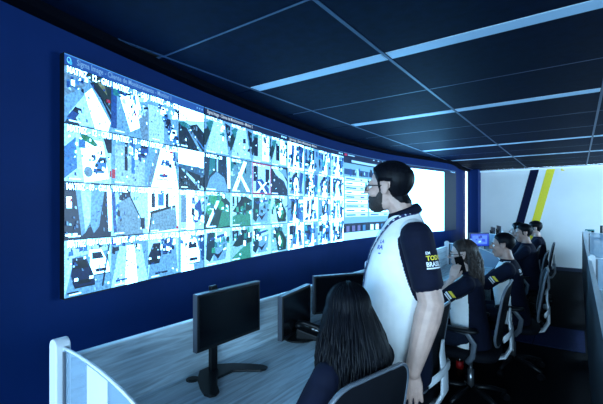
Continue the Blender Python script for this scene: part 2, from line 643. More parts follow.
cellname = ['nearest the video wall', 'over the aisle', 'right of the aisle', 'further right of the aisle']
rowname = {LIGHTROWS[0]: 'front', LIGHTROWS[1]: 'second', LIGHTROWS[2]: 'third', LIGHTROWS[3]: 'fourth'}
lproto = None
for y in LIGHTROWS:
    for i in range(2 if y < 5 else 3):
        if lproto is None:
            lproto = thing('strip_light', '', 'ceiling light', (0, 0, CEIL))
            bx('housing', (0.014, -SW + 0.001, 0.0), (TX - 0.014, SW - 0.001, 0.018), M_WHITEP, lproto)
            bx('diffuser', (0.022, -SW + 0.008, -0.003), (TX - 0.022, SW - 0.008, 0.001), M_STRIPD, lproto)
            L = lproto
        else:
            L = copy_tree(lproto)
        L.location = (GX[i], y, CEIL)
        L['group'] = 'recessed ceiling strip lights'
        if y in rowname:
            L['label'] = 'dim blue-white ceiling strip light in the %s row of strips, %s' % (rowname[y], cellname[i])
        else:
            L['label'] = 'dim ceiling strip light behind the viewer'

# ------------------------------------------------------------------ video wall
ZB, ZT = 1.077, 2.437


def wall_y(px):
    """depth at which the pixel column meets the curved wall"""
    r = ray(px, HZ)
    lo, hi = 0.2, 11.0
    f = lambda y: r.x / r.y * y - wx(y)
    for _ in range(60):
        m = (lo + hi) / 2
        if f(lo) * f(m) <= 0:
            hi = m
        else:
            lo = m
    return (lo + hi) / 2


W_, P_, B_, MB, N_, T_, G_, K_, GR, R_ = ((236, 249, 255), (140, 196, 242), (70, 146, 226), (40, 92, 175), (10, 26, 66),
                                        (46, 150, 160), (44, 146, 96), (4, 9, 26), (138, 172, 205), (235, 40, 75))
SK = (186, 226, 250)


class Pic:
    """a flat picture: stacked coloured polygons on one facet of the wall"""
    def __init__(self, a, b, z0, z1):
        self.a, self.b, self.z0, self.z1 = Vector((*a, 0)), Vector((*b, 0)), z0, z1
        d = (self.b - self.a).normalized()
        self.n = Vector((d.y, -d.x, 0))
        self.v, self.f, self.c = [], [], []
        self.k = 0

    def P(self, u, v):
        p = self.a.lerp(self.b, u) + self.n * (0.0012 + 0.00022 * self.k)
        p.z = self.z0 + (self.z1 - self.z0) * v
        return p

    def poly(self, col, pts):
        pts = [(min(1, max(0, u)), min(1, max(0, v))) for u, v in pts]
        s = len(self.v)
        self.v += [self.P(u, v) for u, v in pts]
        self.f.append(tuple(range(s, s + len(pts))))
        self.c.append(s2l(col))
        self.k += 1

    def rect(self, col, u0, v0, u1, v1):
        self.poly(col, [(u0, v0), (u1, v0), (u1, v1), (u0, v1)])

    def disc(self, col, u, v, ru, rv, n=12):
        self.poly(col, [(u + ru * math.cos(2 * math.pi * k / n), v + rv * math.sin(2 * math.pi * k / n)) for k in range(n)])

    def text(self, col, s, u, v, h, maxw=None, bold=0.0, shadow=False):
        """lettering, cap height about 0.7*h metres, starting at u, baseline v"""
        vv, ff = text_polys(s, 1.0, bold)
        if not vv:
            return
        L = (self.b - self.a).length
        H = self.z1 - self.z0
        wid = max(p[0] for p in vv)
        sx = h
        if maxw and wid * h > maxw * L:
            sx = maxw * L / wid
        if shadow:
            st = len(self.v)
            self.v += [self.P(u + (p[0] * sx + .004) / L, v + (p[1] * h - .005) / H) for p in vv]
            for f in ff:
                self.f.append(tuple(i + st for i in f))
                self.c.append(s2l(N_))
            self.k += 1
        st = len(self.v)
        self.v += [self.P(u + p[0] * sx / L, v + p[1] * h / H) for p in vv]
        for f in ff:
            self.f.append(tuple(i + st for i in f))
            self.c.append(s2l(col))
        self.k += 1

    def build(self, name, m, parent):
        me = bpy.data.meshes.new(name)
        me.from_pydata([tuple(p) for p in self.v], [], self.f)
        ca = me.color_attributes.new('pic', 'FLOAT_COLOR', 'CORNER')
        i = 0
        for p in me.polygons:
            for _ in p.vertices:
                c = self.c[p.index]
                g = BOOST * c[1] ** 10
                ca.data[i].color = (c[0] * .55 + g * .15, c[1] * .90 + g * .52, c[2] * 1.15 + g, 1)
                i += 1
        return link(name, me, m, parent)


def clutter(pc, rnd, n, u0, v0, u1, v1, cols, s=0.12):
    for _ in range(n):
        u, v = rnd.uniform(u0, u1), rnd.uniform(v0, v1)
        a, b, k = rnd.uniform(.3, 1) * s, rnd.uniform(.3, 1) * s, rnd.uniform(-.6, .6) * s
        pc.poly(rnd.choice(cols), [(u - a, v - b), (u + a, v - b + k), (u + a * .8, v + b), (u - a * .8, v + b - k)])


def car(pc, u, v, s, body, glass=N_, lean=0.3):
    q = lambda pts: [(u + s * (x + lean * y), v + s * y) for x, y in pts]
    pc.poly(K_, q([(-.42, -.55), (.40, -.55), (.44, -.3), (-.46, -.3)]))
    pc.poly(body, q([(-.4, -.5), (.4, -.5), (.46, -.1), (.36, .15), (.26, .5), (-.26, .5), (-.36, .15), (-.46, -.1)]))
    pc.poly(glass, q([(-.3, .12), (.3, .12), (.22, .4), (-.22, .4)]))
    pc.poly(glass, q([(-.26, -.42), (.26, -.42), (.3, -.28), (-.3, -.28)]))
    pc.rect(W_, u + s * (-.38 - lean * .3), v - s * .3, u + s * (-.24 - lean * .3), v - s * .2)
    pc.rect(W_, u + s * (.22 - lean * .3), v - s * .3, u + s * (.38 - lean * .3), v - s * .2)


def d1(pc, r, c, rnd):
    q = (r, c)
    if q == (0, 0):                                            # street from above, white lorry roof, houses
        pc.rect(P_, 0, 0, 1, 1)
        pc.poly(GR, [(0, .45), (.5, .8), (.4, 1), (0, 1)])
        for i in range(5):
            pc.rect((MB, W_, B_)[i % 3], .04 + .09 * i, .62 + .05 * i, .11 + .09 * i, .74 + .04 * i)
        pc.poly((36, 60, 66), [(.38, 1), (.62, .78), (1, .38), (1, 1)])
        pc.poly((150, 150, 110), [(.62, .95), (.7, .85), (.9, .7), (.85, .85)])
        pc.poly(N_, [(.5, .84), (.6, .84), (1, .22), (1, .34)])
        pc.poly(W_, [(.40, .60), (.55, .74), (.98, .18), (.92, 0), (.62, 0)])
        pc.poly(SK, [(.08, .18), (.40, .58), (.62, .02), (.3, 0)])
        pc.poly(N_, [(0, 0), (.2, .32), (.34, .30), (.22, .12), (.3, 0)])
        pc.poly(MB, [(.04, .1), (.14, .24), (.26, .2), (.16, .04)])
        pc.rect(R_, .88, .56, .97, .62)
        clutter(pc, rnd, 10, .02, .55, .4, .9, [MB, B_, W_, N_], .035)
    elif q == (0, 1):
        pc.rect(P_, 0, 0, 1, 1)
        pc.poly(W_, [(.2, .8), (.7, .9), (.9, .3), (.5, .1)])
        pc.rect(MB, 0, .1, .14, .9)
        pc.rect(T_, .05, .75, .2, .9)
        clutter(pc, rnd, 22, .15, .45, .95, .92, [W_, B_, MB, N_, SK], .08)
        pc.poly(GR, [(.7, .4), (1, .7), (1, 0), (.8, 0)])
        pc.disc(R_, .62, .48, .03, .04)
    elif q == (0, 2):
        pc.rect(P_, 0, 0, 1, 1)
        pc.rect((190, 220, 240), 0, 0, .5, .8)
        for i in range(7):
            u = .38 + .085 * i
            car(pc, u, .86 - .125 * i, .16 + .02 * i, (MB, W_, B_, N_)[i % 4], lean=.1)
        pc.poly(N_, [(.75, 1), (1, .6), (1, .9)])
        clutter(pc, rnd, 8, .4, .6, 1, .95, [N_, W_, MB], .06)
    elif q == (0, 3):
        pc.rect(SK, 0, 0, 1, 1)
        pc.poly(W_, [(0, .65), (1, .8), (1, 1), (0, 1)])
        pc.poly((20, 48, 70), [(0, .62), (.2, .66), (.45, .6), (.7, .68), (1, .5), (1, 0), (0, 0)])
        pc.poly(T_, [(0, .62), (.2, .66), (.45, .58), (.4, .5), (.1, .54)])
        pc.poly(P_, [(.3, .52), (.34, .52), (.95, 0), (.8, 0)])
        pc.poly(B_, [(.42, .5), (.45, .5), (1, .1), (1, .04)])
        clutter(pc, rnd, 16, .05, .1, .95, .6, [N_, GR, (30, 80, 90), K_], .06)
    elif q == (1, 0):
        pc.rect(SK, 0, 0, 1, 1)
        pc.poly(B_, [(0, .05), (.25, .25), (.22, .8), (0, .6)])
        pc.poly(W_, [(.3, .8), (.8, .8), (.95, .1), (.4, 0)])
        pc.rect(B_, .28, .62, .42, .78)
        pc.poly(G_, [(.3, .9), (.55, .84), (.7, .72), (.62, .68), (.35, .78)])
        pc.disc(GR, .48, .2, .1, .1)
        car(pc, .76, .36, .3, B_, N_)
        pc.rect(R_, .96, .14, 1, .26)
        clutter(pc, rnd, 14, .55, .2, .95, .7, [MB, B_, W_, N_], .05)
        pc.poly(N_, [(.78, .92), (1, .88), (1, .6), (.9, .6)])
    elif q == (1, 1):
        pc.rect(P_, 0, 0, 1, 1)
        pc.rect((186, 214, 234), .1, 0, .9, .8)
        pc.rect(N_, .34, .3, .42, .95)
        pc.rect(B_, .52, .25, .62, .9)
        pc.rect(R_, .02, .12, .1, .3)
        clutter(pc, rnd, 14, .4, .5, 1, .95, [MB, N_, W_, SK], .07)
        car(pc, .85, .78, .3, MB)
    elif q == (1, 2):
        pc.rect(P_, 0, 0, 1, 1)
        pc.poly(W_, [(.35, .9), (.8, .9), (1, 0), (.1, 0)])
        pc.poly(GR, [(0, .2), (.3, .9), (.4, .9), (.1, 0), (0, 0)])
        car(pc, .52, .45, .5, W_, MB, .2)
        pc.rect(R_, .68, .82, .8, .87)
        pc.rect(R_, .46, .28, .54, .33)
        clutter(pc, rnd, 10, .7, .5, 1, .95, [MB, N_, B_], .06)
    elif q == (1, 3):
        pc.rect(W_, 0, 0, 1, 1)
        pc.poly((70, 120, 165), [(0, .62), (1, .58), (1, .3), (0, .5)])
        pc.poly((16, 44, 66), [(0, .55), (.3, .48), (1, .36), (1, 0), (0, 0)])
        pc.poly(SK, [(.1, .5), (.18, .5), (1, .06), (1, 0), (.85, 0)])
        clutter(pc, rnd, 22, 0, .05, 1, .62, [N_, (50, 110, 130), GR, K_], .05)
    elif q == (2, 0):
        pc.rect(N_, 0, 0, 1, 1)
        pc.poly(P_, [(.2, 1), (.86, .98), (.72, .2), (.6, .08), (.52, .26), (.42, .1), (.34, .04)])
        pc.poly(SK, [(.3, 1), (.55, 1), (.52, .3), (.42, .12)])
        pc.rect(W_, .04, .55, .14, .75)
        pc.rect(R_, .1, .66, .14, .72)
        pc.poly(W_, [(.9, .9), (1, .9), (1, .1), (.94, .1)])
        pc.rect(W_, .02, .06, .25, .1)
    elif q == (2, 1):
        pc.rect(SK, 0, 0, 1, 1)
        pc.poly(N_, [(.16, .95), (.5, .92), (.5, .62), (.2, .72)])
        pc.poly((150, 186, 212), [(.18, .66), (.48, .78), (.8, .25), (.86, 0), (.12, 0)])
        pc.poly(N_, [(.46, .8), (.5, .8), (.88, .2), (.84, .2)])
        pc.poly(MB, [(0, .95), (.1, .9), (.14, .05), (.06, .05)])
        pc.rect(N_, .78, .1, .9, .34)
        clutter(pc, rnd, 6, .1, .1, .25, .6, [N_, B_], .05)
    elif q == (2, 2):
        pc.rect(W_, 0, 0, 1, 1)
        pc.rect(N_, .1, .56, .22, .95)
        pc.rect(N_, .55, .52, .66, .9)
        pc.rect(B_, .3, .6, .5, .95)
        pc.poly((150, 186, 212), [(.08, .46), (.9, .6), (.96, .05), (.02, 0)])
        pc.poly(K_, [(.0, .0), (.08, .48), (.9, .63), (.9, .58), (.12, .42), (.04, 0)])
        pc.rect(R_, .92, .04, 1, .12)
    elif q == (2, 3):
        pc.rect(SK, 0, 0, 1, 1)
        pc.rect(GR, .1, .2, .3, 1)
        pc.rect(W_, .3, 0, .6, 1)
        pc.poly(MB, [(.6, .6), (.85, .8), (.95, .3), (.7, .2)])
        clutter(pc, rnd, 14, .5, .2, 1, .8, [MB, (60, 70, 190), N_, W_], .09)
    elif q == (3, 0):
        pc.rect(SK, 0, 0, 1, 1)
        pc.poly(P_, [(0, 0), (.2, .7), (.9, .75), (1, .3), (1, 0)])
        clutter(pc, rnd, 16, .1, .72, .95, .95, [N_, MB, B_, W_], .06)
        car(pc, .34, .42, .52, (14, 34, 86), K_, -.25)
        car(pc, .70, .56, .46, W_, N_, -.3)
        pc.poly(N_, [(.92, .9), (.96, .9), (.8, .08), (.76, .08)])
        pc.rect(N_, .04, .05, .26, .09)
    elif q == (3, 1):
        pc.rect(P_, 0, 0, 1, 1)
        pc.poly(SK, [(.2, .8), (.8, .8), (1, 0), (0, 0)])
        pc.poly(W_, [(.4, .8), (.6, .8), (.7, 0), (.35, 0)])
        clutter(pc, rnd, 20, .05, .7, .95, .97, [N_, MB, W_, (70, 70, 200)], .07)
        pc.rect(MB, .1, .1, .4, .14)
    elif q == (3, 2):
        pc.rect(SK, 0, 0, 1, 1)
        pc.poly(P_, [(.1, .6), (.9, .7), (1, 0), (0, 0)])
        car(pc, .22, .56, .44, N_, K_, .2)
        car(pc, .62, .70, .36, MB, N_, .1)
        clutter(pc, rnd, 14, .4, .62, 1, .95, [N_, W_, B_, MB], .07)
        pc.rect(N_, .2, .08, .6, .12)
    else:
        pc.rect(P_, 0, 0, 1, 1)
        pc.poly(W_, [(.1, .9), (.4, .9), (.6, 0), (.1, 0)])
        car(pc, .55, .48, .6, W_, N_, -.1)
        pc.poly((30, 90, 160), [(.75, .9), (1, .9), (1, .2), (.9, .2)])
        clutter(pc, rnd, 16, .1, .6, .95, .95, [MB, B_, N_, W_], .06)


def d2(pc, r, c, rnd):
    if r == 0:
        pc.rect(P_, 0, 0, 1, 1)
        pc.poly((20, 60, 74), [(0, .6), (.3, .95), (.4, .95), (.05, .2), (0, .2)])
        pc.poly(T_, [(.05, .8), (.3, .95), (.45, .8), (.2, .6)])
        pc.poly((190, 222, 244), [(.35, .95), (.7, .95), (.95, .05), (.05, .05)])
        pc.poly(SK, [(.45, .95), (.55, .95), (.6, .05), (.4, .05)])
        pc.poly(N_, [(.78, .95), (1, .9), (1, .3), (.92, .3)])
        if c in (2, 3):
            pc.rect(N_, .1 + .2 * (c - 2), .2, .3 + .2 * (c - 2), .8)
            pc.rect(W_, .55, .1, .9, .95)
        clutter(pc, rnd, 12, .6, .3, 1, .95, [T_, N_, W_, GR], .08)
    elif r == 1:
        if c == 0:
            pc.rect((24, 60, 90), 0, 0, 1, 1)
            pc.poly(P_, [(.05, 0), (.95, 0), (.75, .4), (.45, .55), (.2, .35)])
            pc.poly(W_, [(.86, 1), (1, 1), (1, .1), (.9, .1)])
            pc.poly(T_, [(.2, .95), (.4, .95), (.4, .6), (.15, .4)])
            pc.poly(SK, [(.45, .95), (.5, .95), (.5, .55), (.45, .55)])
        elif c == 1:
            pc.rect((120, 180, 205), 0, 0, 1, 1)
            pc.poly(W_, [(.1, .05), (.25, .05), (.75, .95), (.6, .95)])
            pc.poly(W_, [(.9, .05), (.75, .05), (.35, .6), (.45, .6)])
            pc.poly(T_, [(0, .5), (.25, .95), (0, .95)])
            clutter(pc, rnd, 12, 0, .4, 1, .95, [T_, N_, SK], .08)
        elif c == 2:
            pc.rect(SK, 0, 0, 1, 1)
            pc.rect(N_, .08, .4, .3, .95)
            pc.rect(N_, .7, .3, .92, .85)
            pc.poly(MB, [(.2, .45), (.5, .5), (.9, .2), (.9, 0), (.2, 0)])
            pc.poly(W_, [(.2, .02), (.3, .02), (.8, .4), (.7, .4)])
            pc.poly(W_, [(.8, .02), (.7, .02), (.3, .4), (.4, .4)])
        else:
            pc.rect((22, 46, 80), 0, 0, 1, 1)
            pc.poly(SK, [(.05, .95), (.55, .95), (.95, .5), (1, .2), (.8, .5), (.3, .7)])
            pc.poly(P_, [(.3, .95), (.9, .95), (1, .6), (.7, .75)])
    else:
        pc.rect(SK if (c + r) % 2 else (160, 214, 226), 0, 0, 1, 1)
        if c == 0 and r == 2:
            pc.poly((24, 70, 74), [(0, .3), (.2, .9), (.6, 1), (1, .7), (1, 0), (0, 0)])
            for (u, v, s) in ((.3, .75, .16), (.5, .82, .14), (.18, .5, .13), (.62, .62, .13)):
                pc.disc((60, 190, 130), u, v, s, s)
            pc.poly((70, 170, 140), [(.5, 0), (1, .05), (.95, .55), (.7, .6)])
            pc.poly(W_, [(.05, .05), (.14, .05), (.55, .75), (.45, .75)])
        elif c == 1:
            pc.poly((70, 170, 140), [(.1, .1 + .2 * (3 - r)), (.9, .55), (.95, 0), (.1, 0)])
            pc.poly((20, 60, 60), [(.6, .95), (1, .8), (1, .5), (.3, .4), (.1, .45)])
            for i in range(3):
                pc.rect(N_, .1 + .18 * i, .6, .18 + .18 * i, .95)
        elif c == 3:
            pc.poly((16, 60, 56), [(.2, .9), (.5, .95), (.95, .4), (.9, .05), (.4, .05)])
            pc.poly(G_, [(.3, .7), (.45, .75), (.75, .4), (.7, .15), (.5, .2)])
            pc.poly(W_, [(.4, .4), (.5, .6), (.62, .35), (.52, .2)])
        else:
            pc.poly((24, 64, 84), [(.1, .9), (.4, .95), (.35, .3), (.2, .1), (.05, .2)])
            pc.poly(P_, [(.4, .6), (.9, .7), (.8, .1), (.3, .1)])
            pc.poly(MB, [(.2, .75), (.8, .85), (.85, .78), (.25, .68)])
            pc.poly(N_, [(.3, .35), (.5, .15), (.75, .4), (.5, .28)])
        clutter(pc, rnd, 14, .05, .4, .95, .95, [T_, (24, 64, 84), W_, (60, 190, 150)], .08)


def d3(pc, r, c, rnd):
    pc.rect(rnd.choice([SK, W_, P_]), 0, 0, 1, 1)
    pc.poly(rnd.choice([P_, (150, 190, 230), B_]), [(.1, 0), (.35, .9), (.7, .95), (.95, .1)])
    pc.poly(W_, [(.3, .0), (.45, .95), (.62, .95), (.7, .0)])
    for i in range(3):
        u = rnd.uniform(.05, .8)
        pc.poly(rnd.choice([N_, MB, N_, K_]), [(u, rnd.uniform(0, .4)), (u + .12, rnd.uniform(0, .4)), (u + rnd.uniform(.1, .3), .9), (u + .05, .95)])
    if r == 1:
        pc.disc(N_, .45, .5, .26, .34)
        pc.disc(W_, .5, .42, .14, .3)
    if r == 3:
        pc.rect(N_, .08, .55, .35, .95)
        pc.poly(B_, [(.3, .4), (.6, .6), (.5, .1)])
    clutter(pc, rnd, 16, .05, .1, .95, .95, [MB, N_, W_, B_, (60, 200, 220)], .1)


def title_text(parent, cols, body, s0, width, z, col):
    vv, ff = text_polys(body, 1.0, 0.012)
    w = max(p[0] for p in vv)
    sc = width / w
    pts = [Vector((x, y, 0)) for x, y in cols]
    L = [(pts[i + 1] - pts[i]).length for i in range(len(pts) - 1)]
    out = []
    for x, y in vv:
        q = s0 + x * sc
        i = 0
        while i < len(L) - 1 and q > L[i]:
            q -= L[i]
            i += 1
        d = (pts[i + 1] - pts[i]).normalized()
        p = pts[i] + d * q + Vector((d.y, -d.x, 0)) * 0.006
        out.append((p.x, p.y, z + y * sc * 1.35))
    me = bpy.data.meshes.new('title_text')
    me.from_pydata(out, [], ff)
    ca = me.color_attributes.new('pic', 'FLOAT_COLOR', 'CORNER')
    for c in ca.data:
        c.color = s2l(col)
    return link('title_text', me, M_UI, parent)


VW = thing('video_wall', 'huge curved video wall showing rows of surveillance camera pictures', 'video wall', (0, 0, 0))
EDGE = [63.5, 204, 287.5, 343.5, 391, 426, 456]
YJ = [wall_y(px) for px in EDGE]
BAR = 0.062
for d in range(6):
    y0, y1 = YJ[d] + 0.004, YJ[d + 1] - 0.004
    nc = 4 if d < 3 else 2
    cols = [(wx(y0 + (y1 - y0) * k / nc), y0 + (y1 - y0) * k / nc) for k in range(nc + 1)]
    bm = bmesh.new()                                          # cabinet behind the picture
    fr_ = [[bm.verts.new((x, y, z)) for z in (ZB - 0.006, ZT + 0.006)] for x, y in cols]
    bk_ = [[bm.verts.new((x - 0.055, y, z)) for z in (ZB - 0.006, ZT + 0.006)] for x, y in cols]
    for k in range(nc):
        bm.faces.new((fr_[k][0], fr_[k + 1][0], fr_[k + 1][1], fr_[k][1]))
        bm.faces.new((bk_[k][0], bk_[k][1], bk_[k + 1][1], bk_[k + 1][0]))
        bm.faces.new((fr_[k][1], fr_[k + 1][1], bk_[k + 1][1], bk_[k][1]))
        bm.faces.new((fr_[k][0], bk_[k][0], bk_[k + 1][0], fr_[k + 1][0]))
    for k in (0, nc):
        bm.faces.new((fr_[k][0], fr_[k][1], bk_[k][1], bk_[k][0]))
    disp = obj('display', bm, M_BLACKP, VW)
    # title bar in facets
    barcol = (48, 92, 168) if d == 0 else (14, 30, 74)
    for k in range(nc):
        pc = Pic(cols[k], cols[k + 1], ZT - BAR, ZT)
        pc.rect(barcol, 0, 0, 1, 1)
        pc.rect((96, 160, 230), 0, .9, 1, 1)
        if d == 0:
            if k == 0:
                pc.disc((120, 220, 255), .09, .48, .045, .30)
                pc.disc((30, 90, 190), .085, .52, .028, .18)
                pc.disc((80, 200, 255), .12, .3, .03, .2)
            if k == 3:
                for u in (.70, .80, .90):
                    pc.rect((140, 195, 245), u, .4, u + .05, .62)
        elif d in (1, 2):
            if k == 3:
                for u in (.62, .74, .86):
                    pc.rect((200, 228, 255), u, .35, u + .07, .65)
        elif d == 3:
            if k == 0:
                pc.disc((255, 60, 110), .08, .5, .05, .30)
                pc.rect((190, 220, 250), .16, .4, .42, .62)
            else:
                for u in (.2, .4, .6):
                    pc.rect((200, 228, 255), u, .4, u + .06, .6)
        elif d == 5 and k == 1:
            for u in (.55, .68, .81):
                pc.rect((200, 228, 255), u, .3, u + .06, .6)
        pc.build('title_bar', M_UI, disp)
    if d < 3:
        title_text(disp, cols, 'Sigma Image - Cliente de Monitoramento - Monitor %d' % (d + 1), .07 if d == 0 else .03, .76 if d == 0 else .70, ZT - BAR * .72, (118, 178, 240) if d == 0 else (205, 232, 255))
    zh = (ZT - BAR - ZB) / 4
    if d < 3:
        for c in range(4):
            for r in range(4):
                rnd = random.Random(1000 * d + 10 * r + c)
                z1 = ZT - BAR - r * zh
                z0 = z1 - zh
                pc = Pic(cols[c], cols[c + 1], z0 + 0.003, z1 - 0.003)
                (d1, d2, d3)[d](pc, r, c, rnd)
                clutter(pc, rnd, 26 if d == 0 else 12, .03, .06, .97, .86, [P_, B_, W_, GR, SK, MB, (110, 150, 200)], .028)
                if d == 0:
                    pc.text((245, 252, 255), ('MATRIZ - 12 - GRU', 'MATRIZ - 13 - GRU', 'MATRIZ - 09 - GRU', 'MATRIZ - 10 - GRU')[c] if r < 2 else 'MATRIZ - 09 - GRUA',
                            .02, .875, .052, .95, 0.015, True)
                    pc.rect((225, 240, 255), .06, .035, .30, .06)
                else:
                    pc.text((235, 248, 255), 'MATRIZ - %02d' % (rnd.randint(2, 30)), .05, .9, .04, .8, 0.01, True)
                    pc.rect((225, 240, 255), .06, .03, .4, .06)
                if d == 1 and (r, c) == (1, 2):
                    for e in ((0, 0, 1, .035), (0, .965, 1, 1), (0, 0, .045, 1), (.955, 0, 1, 1)):
                        pc.rect((240, 60, 120), *e)
                pc.build('camera_feed', M_SCREEN, disp)
    else:
        for k in range(nc):
            pc = Pic(cols[k], cols[k + 1], ZB + 0.003, ZT - BAR - 0.003)
            rnd = random.Random(50 + d + k)
            if d == 3:                                        # browser window with a list
                pc.rect((150, 205, 240), 0, 0, 1, 1)
                pc.rect((16, 40, 84), 0, .93, 1, 1)
                pc.rect((190, 220, 245), .3 if k == 0 else 0, .945, 1, .975)
                pc.rect((10, 30, 62), 0, .03 if k else .09, 1, .2)
                pc.rect((190, 230, 250), 0, 0, 1, .09)
                pc.rect((40, 90, 150), .02, .79, 1, .86)
                clutter(pc, rnd, 10, .1, .80, .9, .85, [(190, 225, 250), N_, MB], .05)
                for i in range(9):
                    v = .72 - .055 * i
                    pc.rect((232, 246, 255) if i % 2 else (205, 232, 250), .04, v, .96, v + .045)
                    pc.rect((60, 120, 190), .08, v + .012, .08 + rnd.uniform(.2, .5), v + .03)
                    pc.rect(rnd.choice([(80, 130, 190), (120, 90, 180), (60, 150, 190)]), .65, v + .012, .65 + rnd.uniform(.05, .25), v + .03)
                for i in range(4):
                    pc.rect(rnd.choice([(225, 240, 255), (140, 130, 190), (90, 160, 220)]), .08 + .22 * i, .1, .2 + .22 * i, .17)
            elif d == 4:
                pc.rect((226, 246, 255), 0, 0, 1, 1)
                for i in range(6):
                    pc.rect((205, 232, 250), .1, .86 - .12 * i, .9, .865 - .12 * i)
            else:
                if k == 0:
                    pc.rect((230, 248, 255), 0, 0, 1, 1)
                else:
                    ws = (wall_y(444) - cols[1][1]) / (cols[2][1] - cols[1][1])
                    pc.rect((20, 34, 60), 0, 0, 1, 1)
                    pc.rect((230, 248, 255), 0, 0, ws, 1)
            pc.build('desktop_picture', M_UI, disp)

# ------------------------------------------------------------------ desks, dividers
DZ = 0.75
PX = -1.56                        # face of the left row's back panel
DIV = [0.625, 3.22, 5.82, 8.42]


def desk(name, label, y0, y1, face, sgn, wood, backm, paneltop, depth=0.64):
    """bench desk: back panel at x=face, top runs from it in direction sgn"""
    t = thing(name, label, 'desk', (face, (y0 + y1) / 2, 0))
    h = (y1 - y0) / 2 - 0.012
    xa, xb = sorted((0.0, sgn * depth))
    n = 2
    for i in range(n):
        a, b = -h + 2 * h * i / n, -h + 2 * h * (i + 1) / n
        bx('worktop', (xa, a + 0.001, DZ - 0.028), (xb, b - 0.001, DZ), wood, t, 0.002)
        pa, pb = sorted((0.0, -sgn * 0.03))
        bx('back_panel', (pa, a + 0.002, 0.06), (pb, b - 0.002, paneltop), backm, t, 0.002)
        cap = bx('panel_cap', (pa, a + 0.002, paneltop), (pb, b - 0.002, paneltop + 0.006), M_WHITEP, t)
        gx = sgn * 0.055
        bm = bmesh.new()
        tube(bm, [(gx, a + 0.54, DZ - 0.001), (gx, a + 0.54, DZ + 0.004)], 0.032, 20)
        tube(bm, [(gx, a + 0.54, DZ + 0.003), (gx, a + 0.54, DZ + 0.007)], 0.022, 16)
        obj('cable_grommet', bm, M_BLACKP, t)
    for yy in (-h, -0.012, h - 0.024):
        la, lb = sorted((sgn * 0.04, sgn * (depth - 0.06)))
        bx('leg_panel', (la, yy, 0), (lb, yy + 0.024, DZ - 0.028), backm, t)
    return t


names = ['pale wooden bench desk nearest the viewer holding the dark monitors', 'pale wooden bench desk where the woman on the phone sits',
         'pale wooden bench desk in the middle of the row behind the rounded divider', 'pale wooden bench desk at the far end by the pale wall']
for i in range(4):
    desk('bench_desk', names[i], DIV[i], DIV[i] + 2.595, PX, 1, M_WOOD, M_WOOD, 1.01)


def divider(label, x, y, sgn, top=1.095, L=0.70, band=False):
    """white round-topped post with a quarter-curved acrylic screen falling from it"""
    t = thing('desk_divider', label, 'divider', (x, y, 0), 0, 'curved desk dividers')
    w, th = 0.030, 0.040
    bm = bmesh.new()
    n = 12
    pts = [(-w, 0.0), (w, 0.0)] + [(w * math.cos(math.pi * k / n), top - w * 1.1 + w * 1.1 * math.sin(math.pi * k / n)) for k in range(n + 1)]
    prism(bm, pts, 'y', -th / 2 - 0.012, th / 2)
    obj('post', bm, M_WHITEP, t, bevel=0.004)
    n = 18
    x0 = sgn * w
    crv = []
    for k in range(n + 1):
        a = math.pi / 2 * k / n
        crv.append((x0 + sgn * L * math.sin(a) ** 1.0, DZ + 0.02 + (top - 0.035 - DZ - 0.02) * (math.cos(a) ** 0.85 if k < n else 0.0)))
    bm = bmesh.new()
    prism(bm, [(x0, DZ + 0.004)] + crv + [(x0 + sgn * L, DZ + 0.004)], 'y', -0.006, 0.004)
    obj('acrylic_screen', bm, M_GLASS, t)
    bm = bmesh.new()
    tube(bm, [(p[0], -0.001, p[1]) for p in crv], [(0.006, 0.009)] * len(crv), 8)
    obj('screen_edge', bm, M_WHITEP, t, True)
    if band:  # white strip painted in for the screens' reflection in the acrylic
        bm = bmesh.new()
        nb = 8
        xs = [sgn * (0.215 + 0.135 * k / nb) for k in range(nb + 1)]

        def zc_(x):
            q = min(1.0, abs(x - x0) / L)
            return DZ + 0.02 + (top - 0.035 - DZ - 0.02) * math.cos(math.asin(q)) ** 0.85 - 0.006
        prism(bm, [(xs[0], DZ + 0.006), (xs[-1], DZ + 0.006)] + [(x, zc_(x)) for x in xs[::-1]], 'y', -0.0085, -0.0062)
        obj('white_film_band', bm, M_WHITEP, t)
    bm = bmesh.new()                                  # dark channel beside the post
    box(bm, (min(x0, x0 + sgn * 0.018), -0.010, DZ), (max(x0, x0 + sgn * 0.018), 0.008, top - 0.045))
    obj('channel', bm, M_GREYP, t)
    return t


dl = ['white round-topped desk divider with curved blue acrylic screen at the near left corner',
      'white round-topped desk divider hidden mostly behind the standing man', 'white round-topped desk divider beyond the woman on the phone',
      'white round-topped desk divider at the far end of the left desks']
for i, y in enumerate(DIV):
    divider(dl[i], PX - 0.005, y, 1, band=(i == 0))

# right-hand row: dark back panels on the aisle, dividers turned the other way
RX = 0.085
rn = ['dark-backed bench desk on the right of the aisle nearest the viewer', 'dark-backed bench desk on the right of the aisle further back',
      'dark-backed bench desk on the right of the aisle by the pale wall']
for i, (a, b) in enumerate(((1.75, 4.90), (4.94, 8.0), (8.04, 11.0))):
    desk('bench_desk', rn[i], a, b, RX + 0.03, 1, M_WOOD, M_DARKLAM, 1.04)
divider('white round-topped divider on the right of the aisle, nearer one', RX + 0.035, 4.92, 1, 1.10)
divider('white round-topped divider on the right of the aisle, further one', RX + 0.035, 8.02, 1, 1.20)


